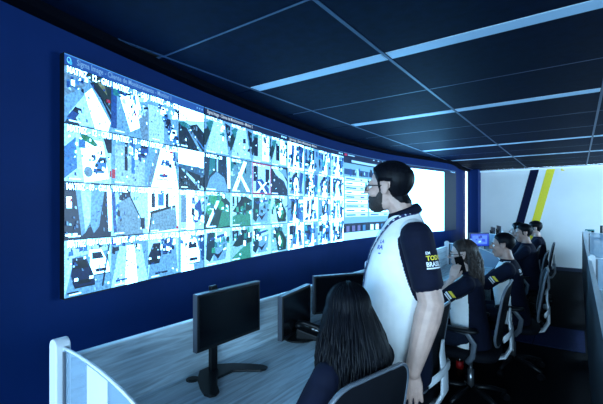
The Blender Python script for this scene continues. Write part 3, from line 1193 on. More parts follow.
# ------------------------------------------------------------------ monitors
def monitor(name, label, loc, rz, w=0.43, h=0.27, zb=0.90, lit=None, vbase=True, py=0.0):
    """screen faces local +x; loc is the base point on the desk, the screen's centre at local x=+0.05"""
    t = thing(name, label, 'monitor', loc, rz)
    z = loc[2]
    b0 = zb - z
    bm = bmesh.new()
    box(bm, (0.032, -w / 2, b0), (0.062, w / 2, b0 + h))
    obj('casing', bm, M_BLACKP, t, bevel=0.004)
    bz = 0.012
    if lit is None:
        bx('screen', (0.060, -w / 2 + bz, b0 + bz + .006), (0.0635, w / 2 - bz, b0 + h - bz), M_BLACKG, t)
    else:
        pc = Pic((0.063, -w / 2 + bz), (0.063, w / 2 - bz), b0 + bz, b0 + h - bz)
        lit(pc)
        pc.build('screen', M_UI, t)
    bm = bmesh.new()                                  # light edge strip
    box(bm, (0.028, -w / 2 - 0.001, b0 + h - 0.002), (0.062, w / 2 + 0.001, b0 + h + 0.003))
    box(bm, (0.030, -w / 2 - 0.003, b0), (0.058, -w / 2 + 0.001, b0 + h))
    obj('bezel_edge', bm, M_GREYP, t)
    bm = bmesh.new()
    box(bm, (-0.012, py - 0.02, 0.006), (0.012, py + 0.02, b0 + h + (0.018 if vbase else -0.06)))
    obj('pole', bm, M_BLACKP, t, bevel=0.003)
    bm = bmesh.new()
    box(bm, (0.008, py - 0.035, b0 + h * 0.4), (0.034, max(py, 0) + 0.035, b0 + h * 0.4 + 0.07))
    obj('mount', bm, M_BLACKP, t)
    bm = bmesh.new()
    if vbase:                                          # broad V foot opening to the user
        half = [(-0.045, 0.05), (0.02, 0.115), (0.10, 0.165), (0.165, 0.195), (0.200, 0.192), (0.212, 0.165), (0.200, 0.135), (0.14, 0.095), (0.09, 0.05)]
        out = [(x, py + y) for x, y in half] + [(x, py - y) for x, y in half[::-1]]
        prism(bm, out, 'z', 0.001, 0.013)
    else:
        out = [(0.08 + 0.11 * math.cos(2 * math.pi * k / 20), 0.12 * math.sin(2 * math.pi * k / 20)) for k in range(20)]
        prism(bm, out, 'z', 0.001, 0.012)
    obj('base', bm, M_BLACKP, t, bevel=0.004)
    return t


monitor('monitor', 'black monitor on a broad V foot, nearest the viewer on the pale desk', (-1.495, 1.365, DZ), 0.0, py=-0.07)
a, b = Vector((-1.43, 1.76)), Vector((-1.51, 2.17))
monitor('monitor', 'black monitor with round foot, left one of the angled pair', (*((a + b) / 2 - Vector((0.05, 0.01))), DZ),
        math.atan2((b - a).y, (b - a).x) - math.pi / 2, 0.415, 0.265, 0.785, None, False)
a, b = Vector((-1.49, 2.205)), Vector((-1.27, 2.57))
monitor('monitor', 'black monitor partly behind long dark hair, right one of the angled pair', (*((a + b) / 2 - Vector((0.045, -0.025))), DZ),
        math.atan2((b - a).y, (b - a).x) - math.pi / 2, 0.43, 0.265, 0.835, None, False)


def lit_blue(pc):
    pc.rect((40, 70, 200), 0, 0, 1, 1)
    pc.rect((120, 150, 255), .1, .15, .9, .85)
    clutter(pc, random.Random(3), 8, .15, .2, .85, .8, [(60, 80, 220), (200, 220, 255), (30, 50, 160)], .1)


def at_desk(px, X):
    p = at_x(px, 240, X)
    return (p.x, p.y, DZ)


monitor('monitor', 'small lit monitor with a violet-blue picture on the far desk', at_desk(477.5, -1.50), -0.75, 0.40, 0.25, 0.87, lit_blue, False)
monitor('monitor', 'dark far monitor seen edge-on, left of two beside the blue-lit screen', at_desk(490.5, -1.50), 0.3, 0.42, 0.27, 0.90, None, False)
monitor('monitor', 'dark far monitor seen edge-on, right of two beside the blue-lit screen', at_desk(496.5, -1.50), 0.3, 0.42, 0.27, 0.90, None, False)
monitor('monitor', 'dark monitor above the right-hand partition at the frame edge', (0.50, 7.0, DZ), 2.6, 0.45, 0.28, 0.98, None, False)
monitor('monitor', 'dark far monitor behind the right-hand partition', (0.46, 8.9, DZ), 2.8, 0.45, 0.28, 0.98, None, False)


def keyboard(label, x, y):
    t = thing('keyboard', label, 'keyboard', (x, y, DZ))
    bm = bmesh.new()
    box(bm, (-0.07, -0.21, 0.002), (0.07, 0.21, 0.016))
    obj('tray', bm, M_BLACKP, t, bevel=0.004)
    bm = bmesh.new()
    for r in range(5):
        for c in range(15):
            x0, y0 = -0.06 + r * 0.0245, -0.20 + c * 0.0268
            box(bm, (x0, y0, 0.016), (x0 + 0.021, y0 + 0.023, 0.020))
    k = obj('keys', bm, M_GREYP, t)
    k['kind'] = 'stuff'
    return t


keyboard('black keyboard in front of the woman on the phone', -1.12, 3.95)
keyboard('black keyboard under the hands of the short-haired man', -1.12, 5.1)
keyboard('black keyboard before the far violet-blue monitor', -1.15, 7.2)

# desk telephone between the near monitors
t = thing('desk_telephone', 'black desk telephone with handset before the angled monitors', 'telephone', (-1.38, 2.03, DZ), math.radians(20))
bm = bmesh.new()
prism(bm, [(-0.09, 0.002), (0.09, 0.002), (0.09, 0.02), (-0.09, 0.07)], 'y', -0.09, 0.09)
obj('body', bm, M_BLACKP, t, bevel=0.006)
bm = bmesh.new()
tube(bm, [(-0.085, -0.06, 0.095), (-0.04, -0.06, 0.102), (0.04, -0.06, 0.082), (0.085, -0.06, 0.055)], [(0.024, 0.02), (0.015, 0.013), (0.015, 0.013), (0.024, 0.02)], 10)
ellip(bm, (-0.08, -0.06, 0.085), (0.028, 0.027, 0.022))
ellip(bm, (0.08, -0.06, 0.045), (0.028, 0.027, 0.022))
obj('handset', bm, M_BLACKP, t, True)
bm = bmesh.new()
for r in range(4):
    for c in range(3):
        x0, y0 = -0.01 + r * 0.022, -0.005 + c * 0.028
        z = 0.07 - (x0 + 0.09) * 0.278
        box(bm, (x0, y0, z - 0.006), (x0 + 0.016, y0 + 0.021, z + 0.003))
obj('keypad', bm, M_CHAIRW, t)
bm = bmesh.new()
prism(bm, [(-0.075, 0.068), (-0.03, 0.0555), (-0.03, 0.058), (-0.075, 0.0705)], 'y', 0.0, 0.08)
obj('display_window', bm, mat('grey lcd', (0.25, 0.32, 0.36), 0.2), t)

t = thing('headset', 'black call headset lying on the desk beside the telephone', 'headset', (-1.35, 2.23, DZ), math.radians(-30))
bm = bmesh.new()
tube(bm, [(0.085 * math.cos(math.pi * k / 14), 0.11 * math.sin(math.pi * k / 14), 0.022 + 0.05 * math.sin(math.pi * k / 14)) for k in range(15)], [(0.010, 0.005)] * 15, 8)
obj('headband', bm, M_BLACKP, t, True)
for s in (-1, 1):
    bm = bmesh.new()
    ellip(bm, (s * 0.085, -0.005, 0.032), (0.016, 0.033, 0.031))
    obj('ear_cup', bm, M_BLACKP, t, True)
bm = bmesh.new()
tube(bm, [(-0.085, -0.02, 0.03), (-0.06, -0.08, 0.018), (-0.01, -0.11, 0.014)], 0.004, 8)
ellip(bm, (-0.01, -0.11, 0.014), (0.012, 0.01, 0.008))
obj('microphone', bm, M_GREYP, t, True)
bm = bmesh.new()
for i in range(3):
    box(bm, (-0.06, -0.045, 0.001 + 0.0012 * i), (0.06, 0.045, 0.002 + 0.0012 * i))
o = obj('paper_note', bm, M_WPRINT)
o.location = (-1.24, 2.10, DZ)
o.rotation_euler = (0, 0, 0.7)
tag(o, 'small white paper slip on the desk near the telephone', 'paper')

# bottle on the floor
t = thing('drink_bottle', 'small dark drink bottle with red label on the black floor', 'bottle', (-0.90, 3.78, 0))
bm = bmesh.new()
ringloft(bm, [(0, 0, z, r, r) for z, r in ((0.002, .028), (.02, .033), (.075, .033), (.085, .029), (.15, .030), (.165, .026), (.19, .014), (.205, .0125))], 16, 2)
obj('body', bm, M_BOTTLE, t, True)
bm = bmesh.new()
ringloft(bm, [(0, 0, z, r, r) for z, r in ((0.072, .0345), (.14, .0335))], 16, 2)
obj('label', bm, M_RED, t, True)
bm = bmesh.new()
ringloft(bm, [(0, 0, z, r, r) for z, r in ((0.202, .0145), (.222, .0145))], 16, 2)
obj('cap', bm, M_WHITEP, t)
# black bracket with a teal top above the right partition
t = thing('pole_stand', 'black pole stand with teal cap rising behind the right partition', 'stand', (0.22, 8.6, DZ))
bm = bmesh.new()
tube(bm, [(0, 0, 0), (0, 0, 0.43)], 0.022, 10)
obj('pole', bm, M_BLACKP, t, True)
bm = bmesh.new()
tube(bm, [(0.0, 0, 0.26), (0.10, 0, 0.29), (0.20, 0, 0.29)], 0.018, 8)
obj('arm', bm, M_BLACKP, t, True)
bm = bmesh.new()
tube(bm, [(-0.11, 0, 0.425), (0.025, 0, 0.425)], [(0.018, 0.024)] * 2, 10)
obj('top_cap', bm, M_TEAL, t, True)


# ------------------------------------------------------------------ office chairs (local forward = +y)
def make_chair(label):
    t = thing('office_chair', label, 'chair', (0, 0, 0), 0, 'mesh office chairs')
    for k in range(5):
        a = 2 * math.pi * k / 5 + 0.3
        bm = bmesh.new()
        tube(bm, [(0.03 * math.cos(a), 0.03 * math.sin(a), 0.115), (0.17 * math.cos(a), 0.17 * math.sin(a), 0.105), (0.29 * math.cos(a), 0.29 * math.sin(a), 0.075)],
             [(0.024, 0.020), (0.021, 0.016), (0.016, 0.012)], 8)
        arm = obj('base_arm', bm, M_BLACKP, t, True)
        bm = bmesh.new()
        c = Vector((0.29 * math.cos(a), 0.29 * math.sin(a), 0.029))
        d = Vector((-math.sin(a), math.cos(a), 0)) * 0.022
        tube(bm, [c - d, c + d], 0.028, 14)
        tube(bm, [c + Vector((0, 0, 0.02)), c + Vector((0, 0, 0.055))], 0.008, 8)
        obj('caster', bm, M_BLACKP, arm)
    bm = bmesh.new()
    tube(bm, [(0, 0, 0.10), (0, 0, 0.26)], 0.026, 12)
    tube(bm, [(0, 0, 0.25), (0, 0, 0.40)], 0.015, 12)
    obj('gas_lift', bm, M_STEEL, t, True)
    bm = bmesh.new()
    ringloft(bm, [(0, 0.01, 0.395, .17, .17), (0, 0.01, 0.405, .225, .225), (0, 0.01, 0.44, .24, .24), (0, 0.01, 0.462, .225, .225), (0, 0.0, 0.466, .15, .15)], 32, 3.4)
    obj('seat', bm, M_MESH, t, True)

    def by(x, z):
        return -0.235 - 0.16 * max(0, z - 0.62) + 0.12 * max(0, 0.62 - z) + 0.55 * x * x

    def loop(hw, z0, z1, r, n=10):
        pts = []
        for cx, cz, a0 in ((hw - r, z1 - r, 0), (-hw + r, z1 - r, 90), (-hw + r, z0 + r, 180), (hw - r, z0 + r, 270)):
            for k in range(n + 1):
                a = math.radians(a0 + 90.0 * k / n)
                pts.append((cx + r * math.cos(a), cz + r * math.sin(a)))
        return pts
    L = loop(0.225, 0.52, 1.0, 0.11)
    bm = bmesh.new()
    ring = [Vector((x, by(x, z), z)) for x, z in L]
    n = len(ring)
    R = []
    for i, p in enumerate(ring):
        dd = (ring[(i + 1) % n] - ring[i - 1])
        dd.normalize()
        u = Vector((0, 1, 0))
        u = (u - dd * u.dot(dd)).normalized()
        v = dd.cross(u)
        R.append([bm.verts.new(p + u * (0.010 * math.cos(q)) + v * (0.007 * math.sin(q))) for q in [2 * math.pi * j / 8 for j in range(8)]])
    for i in range(n):
        for j in range(8):
            bm.faces.new((R[i][j], R[i][(j + 1) % 8], R[(i + 1) % n][(j + 1) % 8], R[(i + 1) % n][j]))
    obj('back_frame', bm, M_CHAIRG, t, True)
    bm = bmesh.new()                                     # the black mesh panel stretched in the frame
    cols_ = 10
    rows = 14
    for off in (0.0, -0.006):
        pass
    grid = []
    for j in range(rows + 1):
        z = 0.522 + (0.998 - 0.522) * j / rows
        dz = 0
        if z > 1.0 - 0.11:
            dz = 0.11 - math.sqrt(max(0, 0.11 ** 2 - (z - 0.89) ** 2))
        if z < 0.63:
            dz = 0.11 - math.sqrt(max(0, 0.11 ** 2 - (0.63 - z) ** 2))
        hw = 0.224 - dz
        grid.append([((-hw + 2 * hw * i / cols_), z) for i in range(cols_ + 1)])
    F = [[bm.verts.new((x, by(x, z) + 0.004, z)) for x, z in row] for row in grid]
    Bk = [[bm.verts.new((x, by(x, z) - 0.004, z)) for x, z in row] for row in grid]
    for S in (F, Bk):
        for j in range(rows):
            for i in range(cols_):
                bm.faces.new((S[j][i], S[j][i + 1], S[j + 1][i + 1], S[j + 1][i]))
    obj('back_mesh', bm, M_MESH, t, True)
    bm = bmesh.new()                                     # pale spine sweeping under the seat
    sp = [(0, 0.0, 0.385), (0, -0.16, 0.388), (0, -0.255, 0.42), (0, -0.295, 0.50), (0, -0.295, 0.60), (0, -0.280, 0.72), (0, -0.285, 0.80)]
    tube(bm, sp, [(0.060, .012), (0.060, .014), (0.065, .016), (0.070, .016), (0.060, .014), (0.045, .012), (0.02, .008)], 12, True, (1, 0, 0))
    obj('spine', bm, M_CHAIRW, t, True)
    bm = bmesh.new()
    tube(bm, [(-0.19, -0.262, 0.60), (-0.1, -0.292, 0.62), (0, -0.300, 0.63), (0.1, -0.292, 0.62), (0.19, -0.262, 0.60)], [(0.010, 0.028)] * 5, 8, True, (0, 1, 0))
    obj('lumbar_bar', bm, M_CHAIRW, t, True)
    for s in (-1, 1):
        bm = bmesh.new()
        tube(bm, [(s * 0.17, -0.02, 0.392), (s * 0.25, -0.02, 0.40), (s * 0.285, -0.06, 0.46), (s * 0.29, -0.075, 0.56), (s * 0.285, -0.02, 0.635), (s * 0.283, 0.06, 0.645)],
             [(0.022, 0.010)] * 6, 8)
        arm = obj('armrest', bm, M_CHAIRG, t, True)
        bm = bmesh.new()
        ringloft(bm, [(s * 0.283, 0.02, 0.640, .035, .115), (s * 0.283, 0.02, 0.648, .042, .125), (s * 0.283, 0.02, 0.660, .042, .125), (s * 0.283, 0.02, 0.668, .034, .115)], 20, 3)
        obj('arm_pad', bm, M_BLACKP, arm, True)
    return t


chair0 = make_chair('')
chair_used = [False]


def chair(label, x, y, rz):
    c = chair0 if not chair_used[0] else copy_tree(chair0)
    chair_used[0] = True
    c.location = (x, y, 0)
    c.rotation_euler = (0, 0, math.radians(rz))
    c['label'] = label
    return c


# ------------------------------------------------------------------ people (local forward = +y, left = -x)
def hand(bm, wrist, d, n, side, curl=0.35, sc=1.0, spread=0.10):
    """palm and five fingers; d to the fingertips, n out of the palm, side=+1 thumb along s"""
    w = Vector(wrist)
    d = Vector(d).normalized()
    n = Vector(n)
    n = (n - d * n.dot(d)).normalized()
    s = d.cross(n).normalized() * side
    for k, o in enumerate((0.030, 0.011, -0.009, -0.027)):
        tube(bm, [w + s * o * 0.55 * sc, w + d * 0.05 * sc + s * o * 0.9 * sc, w + d * (0.088 - 0.004 * abs(k - 1)) * sc + s * o * sc],
             [(0.0135 * sc), 0.0145 * sc, 0.0115 * sc], 10)
    for k, (o, L) in enumerate(((0.030, .070), (0.0105, .079), (-0.009, .073), (-0.027, .057))):
        p = w + d * (0.086 - 0.004 * abs(k - 1)) * sc + s * o * sc
        ang = curl * (0.5 + 0.12 * k)
        dd = (d + s * (o / 0.03) * spread).normalized()
        pts = [p]
        for j, f in enumerate((0.45, 0.31, 0.24)):
            dj = (dd * math.cos(ang) + n * math.sin(ang))
            p = p + dj * (L * f * sc)
            pts.append(p)
            ang += curl * (1.0 + 0.15 * k)
        limb(bm, pts, [0.0098 * sc, 0.0092 * sc, 0.0085 * sc, 0.0070 * sc], 8)
    p = w + d * 0.018 * sc + s * 0.022 * sc
    a = (d * 0.62 + s * 0.62 + n * 0.35).normalized()
    b = (d * 0.9 + s * 0.18 + n * 0.45).normalized()
    limb(bm, [p, p + a * 0.042 * sc, p + a * 0.042 * sc + b * 0.032 * sc, p + a * 0.042 * sc + b * 0.056 * sc], [0.016 * sc, 0.012 * sc, 0.0105 * sc, 0.008 * sc], 8)


def head(bm, M, wide=1.0, nose=1.0):
    def e(c, r, u=18, v=12):
        bmesh.ops.create_uvsphere(bm, u_segments=u, v_segments=v, radius=1.0,
                                  matrix=M @ Matrix.Translation(Vector(c)) @ Matrix.Diagonal((r[0], r[1], r[2], 1)))
    e((0, -.014, .034), (.077 * wide, .099, .088), 24, 16)
    e((0, .026, -.028), (.062 * wide, .064, .086))
    e((0, .050, -.090), (.036 * wide, .034, .029))
    e((0, .010, -.070), (.056 * wide, .056, .042))
    e((0, .072, .024), (.050 * wide, .022, .015))
    for s in (-1, 1):
        e((s * .036, .056, -.026), (.026, .030, .028))
        e((s * .0105, .098, -.026), (.0095, .012, .008))
        e((s * .079 * wide, -.006, -.004), (.009, .020, .032))
        e((s * .083 * wide, -.014, .006), (.006, .014, .020))
    tube(bm, [M @ Vector((0, .084, .022)), M @ Vector((0, .102 * nose, -.004)), M @ Vector((0, .114 * nose, -.024))], [.0085, .0095, .0125], 10)
    e((0, .112 * nose, -.025), (.013, .011, .010))
    e((0, .086, -.056), (.024, .011, .0065))
    e((0, .084, -.069), (.021, .011, .0075))


def shell(name, src, Minv, cond, off, m, parent, rnd, rough=0.0, taper=False):
    """a thin grown layer (hair, beard) over the chosen faces of a skin"""
    me = src.data
    sel = [p for p in me.polygons if cond(Minv @ p.center)]
    if not sel:
        return None
    cnt, tot = {}, {}
    for p in sel:
        for v in p.vertices:
            cnt[v] = cnt.get(v, 0) + 1
    allc = {}
    for p in me.polygons:
        for v in p.vertices:
            if v in cnt:
                allc[v] = allc.get(v, 0) + 1
    # distance from the border, a few steps
    lev = {v: (0 if cnt[v] < allc[v] else 9) for v in cnt}
    for step in range(1, 5):
        for p in sel:
            mn = min(lev[v] for v in p.vertices)
            for v in p.vertices:
                if lev[v] > mn + 1:
                    lev[v] = mn + 1
    idx = {v: i for i, v in enumerate(cnt)}
    vs_ = []
    for v in cnt:
        q = me.vertices[v]
        k = min(lev[v], 4) / 4.0
        if taper:
            zz = (Minv @ q.co).z
            k *= .30 + .70 * max(0, min(1, (zz - .0) / .075))
        vs_.append(q.co + q.normal * (off * k + 0.0006 + (rnd.uniform(-rough, rough) if k > 0.9 else 0)))
    m2 = bpy.data.meshes.new(name)
    m2.from_pydata([tuple(v) for v in vs_], [], [tuple(idx[v] for v in p.vertices) for p in sel])
    m2.polygons.foreach_set('use_smooth', [True] * len(m2.polygons))
    return link(name, m2, m, parent)


def interp(x, xs, ys):
    if x <= xs[0]:
        return ys[0]
    for i in range(len(xs) - 1):
        if x <= xs[i + 1]:
            return ys[i] + (ys[i + 1] - ys[i]) * (x - xs[i]) / (xs[i + 1] - xs[i])
    return ys[-1]


def hairline(kind):
    Y = (-.12, -.075, -.035, -.012, .012, .024, .034, .048, .062, .080)
    Z = {'fade': (-.045, -.045, -.015, .022, .010, .014, .042, .060, .074, .082),
         'full': (-.070, -.070, -.040, .016, -.022, -.016, .030, .052, .070, .078),
         'long': (-.090, -.090, -.080, -.060, -.040, -.010, .030, .055, .072, .080)}[kind]

    def cond(q):
        x, y, z = q
        if abs(x) > .070 and -.030 < y < .018 and -.05 < z < .030:
            return False
        return -.10 < z < .178 and z > interp(y, Y, Z)
    return cond


def beard_cond(q):
    x, y, z = q
    if z < -.128 + .35 * max(0, .05 - y) or y < .008 or y > .105:
        return False
    if abs(x) < .020 and y > .074 and -.066 < z < -.052:
        return False
    return z < interp(y, (.008, .022, .040, .060, .080), (-.004, -.018, -.046, -.048, -.043))


def strands(bm, M, rnd, n, bottom, spread, back, side_lim, r0=0.009, swing=0.02, front=0.0):
    """long hair: tapering locks over the skull that fall behind the shoulders"""
    for i in range(n):
        az = math.radians(rnd.uniform(-side_lim, side_lim))            # 0 = straight back
        lay = rnd.uniform(0.0, 1.0)
        pts, rad = [], []
        ph, fr = rnd.uniform(0, 6.28), rnd.uniform(10, 16)
        zb = bottom + rnd.uniform(-0.03, 0.09) * (1 + abs(math.sin(az)))
        rr = r0 * rnd.uniform(0.7, 1.2)
        st = rnd.uniform(-0.05, 0.2)
        for k in range(9):
            a = st + (math.pi / 2 - st) * k / 8.0                       # from crown to ear level
            rx, ry, rz_ = .083 + .008 * lay, .106 + .010 * lay, .096 + .006 * lay
            pts.append(Vector((math.sin(az) * math.sin(a) * rx, -.014 - math.cos(az) * math.sin(a) * ry + (0.02 if k == 0 else 0) * front, .034 + math.cos(a) * rz_)))
            rad.append(rr * (0.55 + 0.45 * k / 8))
        p0 = pts[-1].copy()
        m = 12
        for k in range(1, m + 1):
            t = k / m
            z = p0.z + (zb - p0.z) * t
            wv = swing * t * math.sin(fr * t + ph)
            g = math.sin(min(1.0, t * 1.6) * math.pi / 2)
            x = p0.x * (1 + spread * g) + wv
            y = p0.y - back * g * (0.4 + 0.6 * math.cos(az)) + wv * 0.6
            pts.append(Vector((x, y, z)))
            rad.append(rr * (1.05 - 0.85 * max(0, t - 0.55) / 0.45))
        tube(bm, [M @ p for p in pts], rad, 5)


def glasses(parent, M, m=None):
    bm = bmesh.new()
    for s in (-1, 1):
        pts = [M @ Vector((s * .032 + .025 * math.cos(2 * math.pi * k / 20), .102 - .006 * math.cos(2 * math.pi * k / 20) * s, .002 + .019 * math.sin(2 * math.pi * k / 20))) for k in range(21)]
        tube(bm, pts, 0.0024, 6, False)
        tube(bm, [M @ Vector((s * .057, .096, .006)), M @ Vector((s * .078, .05, .008)), M @ Vector((s * .084, -.002, .010)), M @ Vector((s * .084, -.016, -.004))], 0.0024, 6)
    tube(bm, [M @ Vector((-.007, .105, .006)), M @ Vector((.007, .105, .006))], 0.0024, 6)
    g = obj('glasses', bm, M_BLACKP, parent, True)
    bm = bmesh.new()
    for s in (-1, 1):
        vv = [bm.verts.new(M @ Vector((s * .032 + .024 * math.cos(2 * math.pi * k / 20), .102 - .006 * math.cos(2 * math.pi * k / 20) * s, .002 + .018 * math.sin(2 * math.pi * k / 20)))) for k in range(20)]
        bm.faces.new(vv)
    obj('lenses', bm, M_LENS, g)


def eyes(parent, M):
    for s in (-1, 1):
        bm = bmesh.new()
        c = M @ Vector((s * .031, .076, .001))
        ellip(bm, c, (.0125, .0125, .0115))
        e = obj('eye', bm, M_EYE, parent, True)
        bm = bmesh.new()
        ellip(bm, M @ Vector((s * .031, .0845, .001)), (.0055, .0055, .0055))
        obj('iris', bm, M_IRIS, e, True)
    bm = bmesh.new()
    for s in (-1, 1):
        tube(bm, [M @ Vector((s * .014, .0935, .024)), M @ Vector((s * .03, .0925, .030)), M @ Vector((s * .047, .082, .026))], [(.004, .003), (.0045, .003), (.003, .002)], 6)
    obj('eyebrows', bm, M_HAIR, parent, True)


def decal(name, parent, src, origin, nrm, up, shapes, m, lift=0.003):
    """print lying on a cloth: 2-D polygons dropped onto the surface along -nrm"""
    bvh = BVHTree.FromPolygons([v.co.copy() for v in src.data.vertices], [tuple(p.vertices) for p in src.data.polygons])
    nrm = Vector(nrm).normalized()
    up = Vector(up)
    up = (up - nrm * up.dot(nrm)).normalized()
    right = up.cross(nrm)
    bm = bmesh.new()
    for vs_, fs in shapes:
        V = []
        for (u, v) in vs_:
            p = Vector(origin) + right * u + up * v
            h = bvh.ray_cast(p + nrm * 0.15, -nrm, 0.4)
            q = h[0] if h[0] is not None else p
            V.append(bm.verts.new(q + nrm * lift))
        for f in fs:
            try:
                bm.faces.new([V[i] for i in f])
            except ValueError:
                pass
    return obj(name, bm, m, parent)


def quad(u0, v0, u1, v1, n=4, sk=0.0):
    vs_, fs = [], []
    for i in range(n + 1):
        u = u0 + (u1 - u0) * i / n
        vs_ += [(u, v0), (u + sk, v1)]
    for i in range(n):
        fs.append((2 * i, 2 * i + 2, 2 * i + 3, 2 * i + 1))
    return vs_, fs


def words(s, size, u, v, bold=0.0, sx=1.0):
    vs_, fs = text_polys(s, 1.0, bold)
    return [(u + x * size * sx, v + y * size) for x, y in vs_], fs


def strap(name, parent, src, pts, width, m, lift=0.004):
    """a ribbon laid on the cloth through the given points"""
    bvh = BVHTree.FromPolygons([v.co.copy() for v in src.data.vertices], [tuple(p.vertices) for p in src.data.polygons])
    P, Nn = [], []
    for i in range(len(pts) - 1):
        a, b = Vector(pts[i]), Vector(pts[i + 1])
        for k in range(8):
            p = a.lerp(b, k / 8)
            loc, nn, _, _ = bvh.find_nearest(p)
            P.append(loc + nn * lift)
            Nn.append(nn)
    bm = bmesh.new()
    row = []
    for i, p in enumerate(P):
        d = (P[min(i + 1, len(P) - 1)] - P[max(i - 1, 0)]).normalized()
        s = d.cross(Nn[i]).normalized() * width / 2
        row.append([bm.verts.new(p - s), bm.verts.new(p + s), bm.verts.new(p + s + Nn[i] * .0015), bm.verts.new(p - s + Nn[i] * .0015)])
    for i in range(len(row) - 1):
        for j in range(4):
            bm.faces.new((row[i][j], row[i][(j + 1) % 4], row[i + 1][(j + 1) % 4], row[i + 1][j]))
    return obj(name, bm, m, parent), P, Nn


def seg_dist(p, a, b):
    ab = b - a
    t = max(0, min(1, (p - a).dot(ab) / ab.length_squared))
    return (p - a - ab * t).length, t


# ---------------- the standing man
def standing_man():
    f = Vector((-math.cos(math.radians(4)), math.sin(math.radians(4))))
    c, s = math.cos(TH), math.sin(TH)
    F = Vector((f.x * c - f.y * s, f.x * s + f.y * c))
    rz = math.atan2(-F.x, F.y)
    z = 1.95
    px = 398
    r = ray(px, HZ)
    t = thing('person', 'bearded man standing in glasses, white and navy polo shirt with lanyard', 'person', (r.x * z, r.y * z, 0), rz)
    rnd = random.Random(5)
    HM = Matrix.Translation((0.0, 0.050, 1.682)) @ Euler((math.radians(4), 0, math.radians(-26))).to_matrix().to_4x4() @ Matrix.Diagonal((1.06, 1.06, 1.02, 1))
    sh = {-1: Vector((-.205, -.045, 1.462)), 1: Vector((.205, -.045, 1.475))}
    el = {-1: Vector((-.262, -.098, 1.158)), 1: Vector((.245, .02, 1.15))}
    wr = {-1: Vector((-.285, -.012, .865)), 1: Vector((.20, .20, .96))}
    bm = bmesh.new()
    head(bm, HM, 1.0)
    limb(bm, [(0, -.045, 1.50), (0, -.012, 1.58), (0, .03, 1.66)], [.066, .062, .060])
    ringloft(bm, [(0, -.02, .86, .15, .11), (0, 0, 1.0, .16, .13), (0, 0, 1.2, .16, .12), (0, -.02, 1.38, .17, .11), (0, -.03, 1.48, .13, .08), (0, -.04, 1.54, .06, .06)])
    for k in (-1, 1):
        tube(bm, [sh[k], sh[k].lerp(el[k], .5), el[k]], [.056, .058, .056], 14)
        limb(bm, [el[k], el[k].lerp(wr[k], .22), el[k].lerp(wr[k], .6), wr[k]], [.056, .059, .048, (.034)], 14)
        limb(bm, [(k * .095, -.01, .92), (k * .105, 0.0, .52), (k * .11, -.02, .10)], [.085, .055, .04], 12)
        limb(bm, [(k * .11, -.04, .05), (k * .12, .10, .04)], [.035, .03], 10)
    hand(bm, wr[-1] + Vector((0, 0, -.005)), (.03, -.035, -1), (1, -.15, 0), -1, 0.20, 1.08, 0.16)
    hand(bm, wr[1], (-.2, .9, .1), (-.7, 0, -.6), -1, 0.4, 1.0)
    body = remesh('body', bm, 0.0040, 4, M_SKIN, t)
    Mi = HM.inverted()
    shell('hair', body, Mi, hairline('full'), .017, M_HAIR, t, rnd, 0.0012, True)
    shell('beard', body, Mi, beard_cond, .007, M_BEARD, t, rnd, 0.0012)
    eyes(t, HM)
    glasses(t, HM)
    # shirt
    bm = bmesh.new()
    ringloft(bm, [(0, .0, .735, .198, .158), (0, .0, .80, .200, .163), (0, .008, .95, .198, .168), (0, .012, 1.10, .196, .170), (0, .008, 1.25, .197, .158),
                  (0, -.010, 1.36, .204, .146), (0, -.025, 1.44, .190, .122), (0, -.032, 1.50, .130, .096), (0, -.036, 1.545, .080, .076), (0, -.034, 1.560, .072, .070)], 36, 2.3)
    hem = {k: sh[k].lerp(el[k], .70) for k in (-1, 1)}
    for k in (-1, 1):
        limb(bm, [sh[k] + Vector((-k * .05, .0, .005)), sh[k] + Vector((k * .005, 0, -.015)), sh[k].lerp(el[k], .45), hem[k]], [.064, .076, .072, .070], 18)
        tube(bm, [hem[k], sh[k].lerp(el[k], .78)], [.071, .070], 18)

    def cls(c, n):
        for k in (-1, 1):
            if c.x * k > .15:
                d, tt = seg_dist(c, sh[k] + Vector((k * .01, 0, -.03)), el[k])
                if d < .088 and c.x * k > .175 - .02 * (tt > .2):
                    return 1
        yb = -.055 if c.z < 1.36 else -.055 - (c.z - 1.36) * .30
        return 0 if c.y > yb else 1
    shirt = remesh('polo_shirt', bm, 0.0045, 8, [M_SHIRTW, M_SHIRTN], t, cls)
    bm = bmesh.new()
    R = [(0.080, 1.535, -.036), (.085, 1.545, -.035), (.078, 1.566, -.030), (.071, 1.578, -.025), (.066, 1.566, -.026)]
    prev = None
    for (rr, zz, yy) in R:
        ring = [bm.verts.new((rr * math.cos(2 * math.pi * k / 28), yy + rr * 1.02 * math.sin(2 * math.pi * k / 28), zz - .028 * math.sin(2 * math.pi * k / 28))) for k in range(28)]
        if prev:
            for k in range(28):
                bm.faces.new((prev[k], prev[(k + 1) % 28], ring[(k + 1) % 28], ring[k]))
        prev = ring
    obj('collar', bm, M_SHIRTN, t, True)
    st, P, Nn = strap('lanyard', t, shirt, [(-.03, -.115, 1.56), (-.07, -.07, 1.56), (-.082, -.01, 1.535), (-.070, .055, 1.49), (-.045, .12, 1.42), (-.025, .15, 1.33), (-.01, .17, 1.20), (0, .175, 1.12)], .020, M_LANYARD)
    strap('lanyard', t, shirt, [(.03, -.115, 1.56), (.07, -.07, 1.56), (.082, -.01, 1.535), (.070, .055, 1.49), (.045, .12, 1.42), (.02, .155, 1.33), (.005, .17, 1.20), (0, .175, 1.12)], .020, M_LANYARD)
    bm = bmesh.new()
    for i in range(2, len(P) - 3, 3):
        d = (P[i + 1] - P[i]).normalized()
        s_ = d.cross(Nn[i]).normalized() * .0045
        a, b = P[i] + Nn[i] * .0022, P[i + 1] + Nn[i + 1] * .0022
        b = a.lerp(b, 0.95)
        bm.faces.new([bm.verts.new(q) for q in (a - s_, a + s_, b + s_, b - s_)])
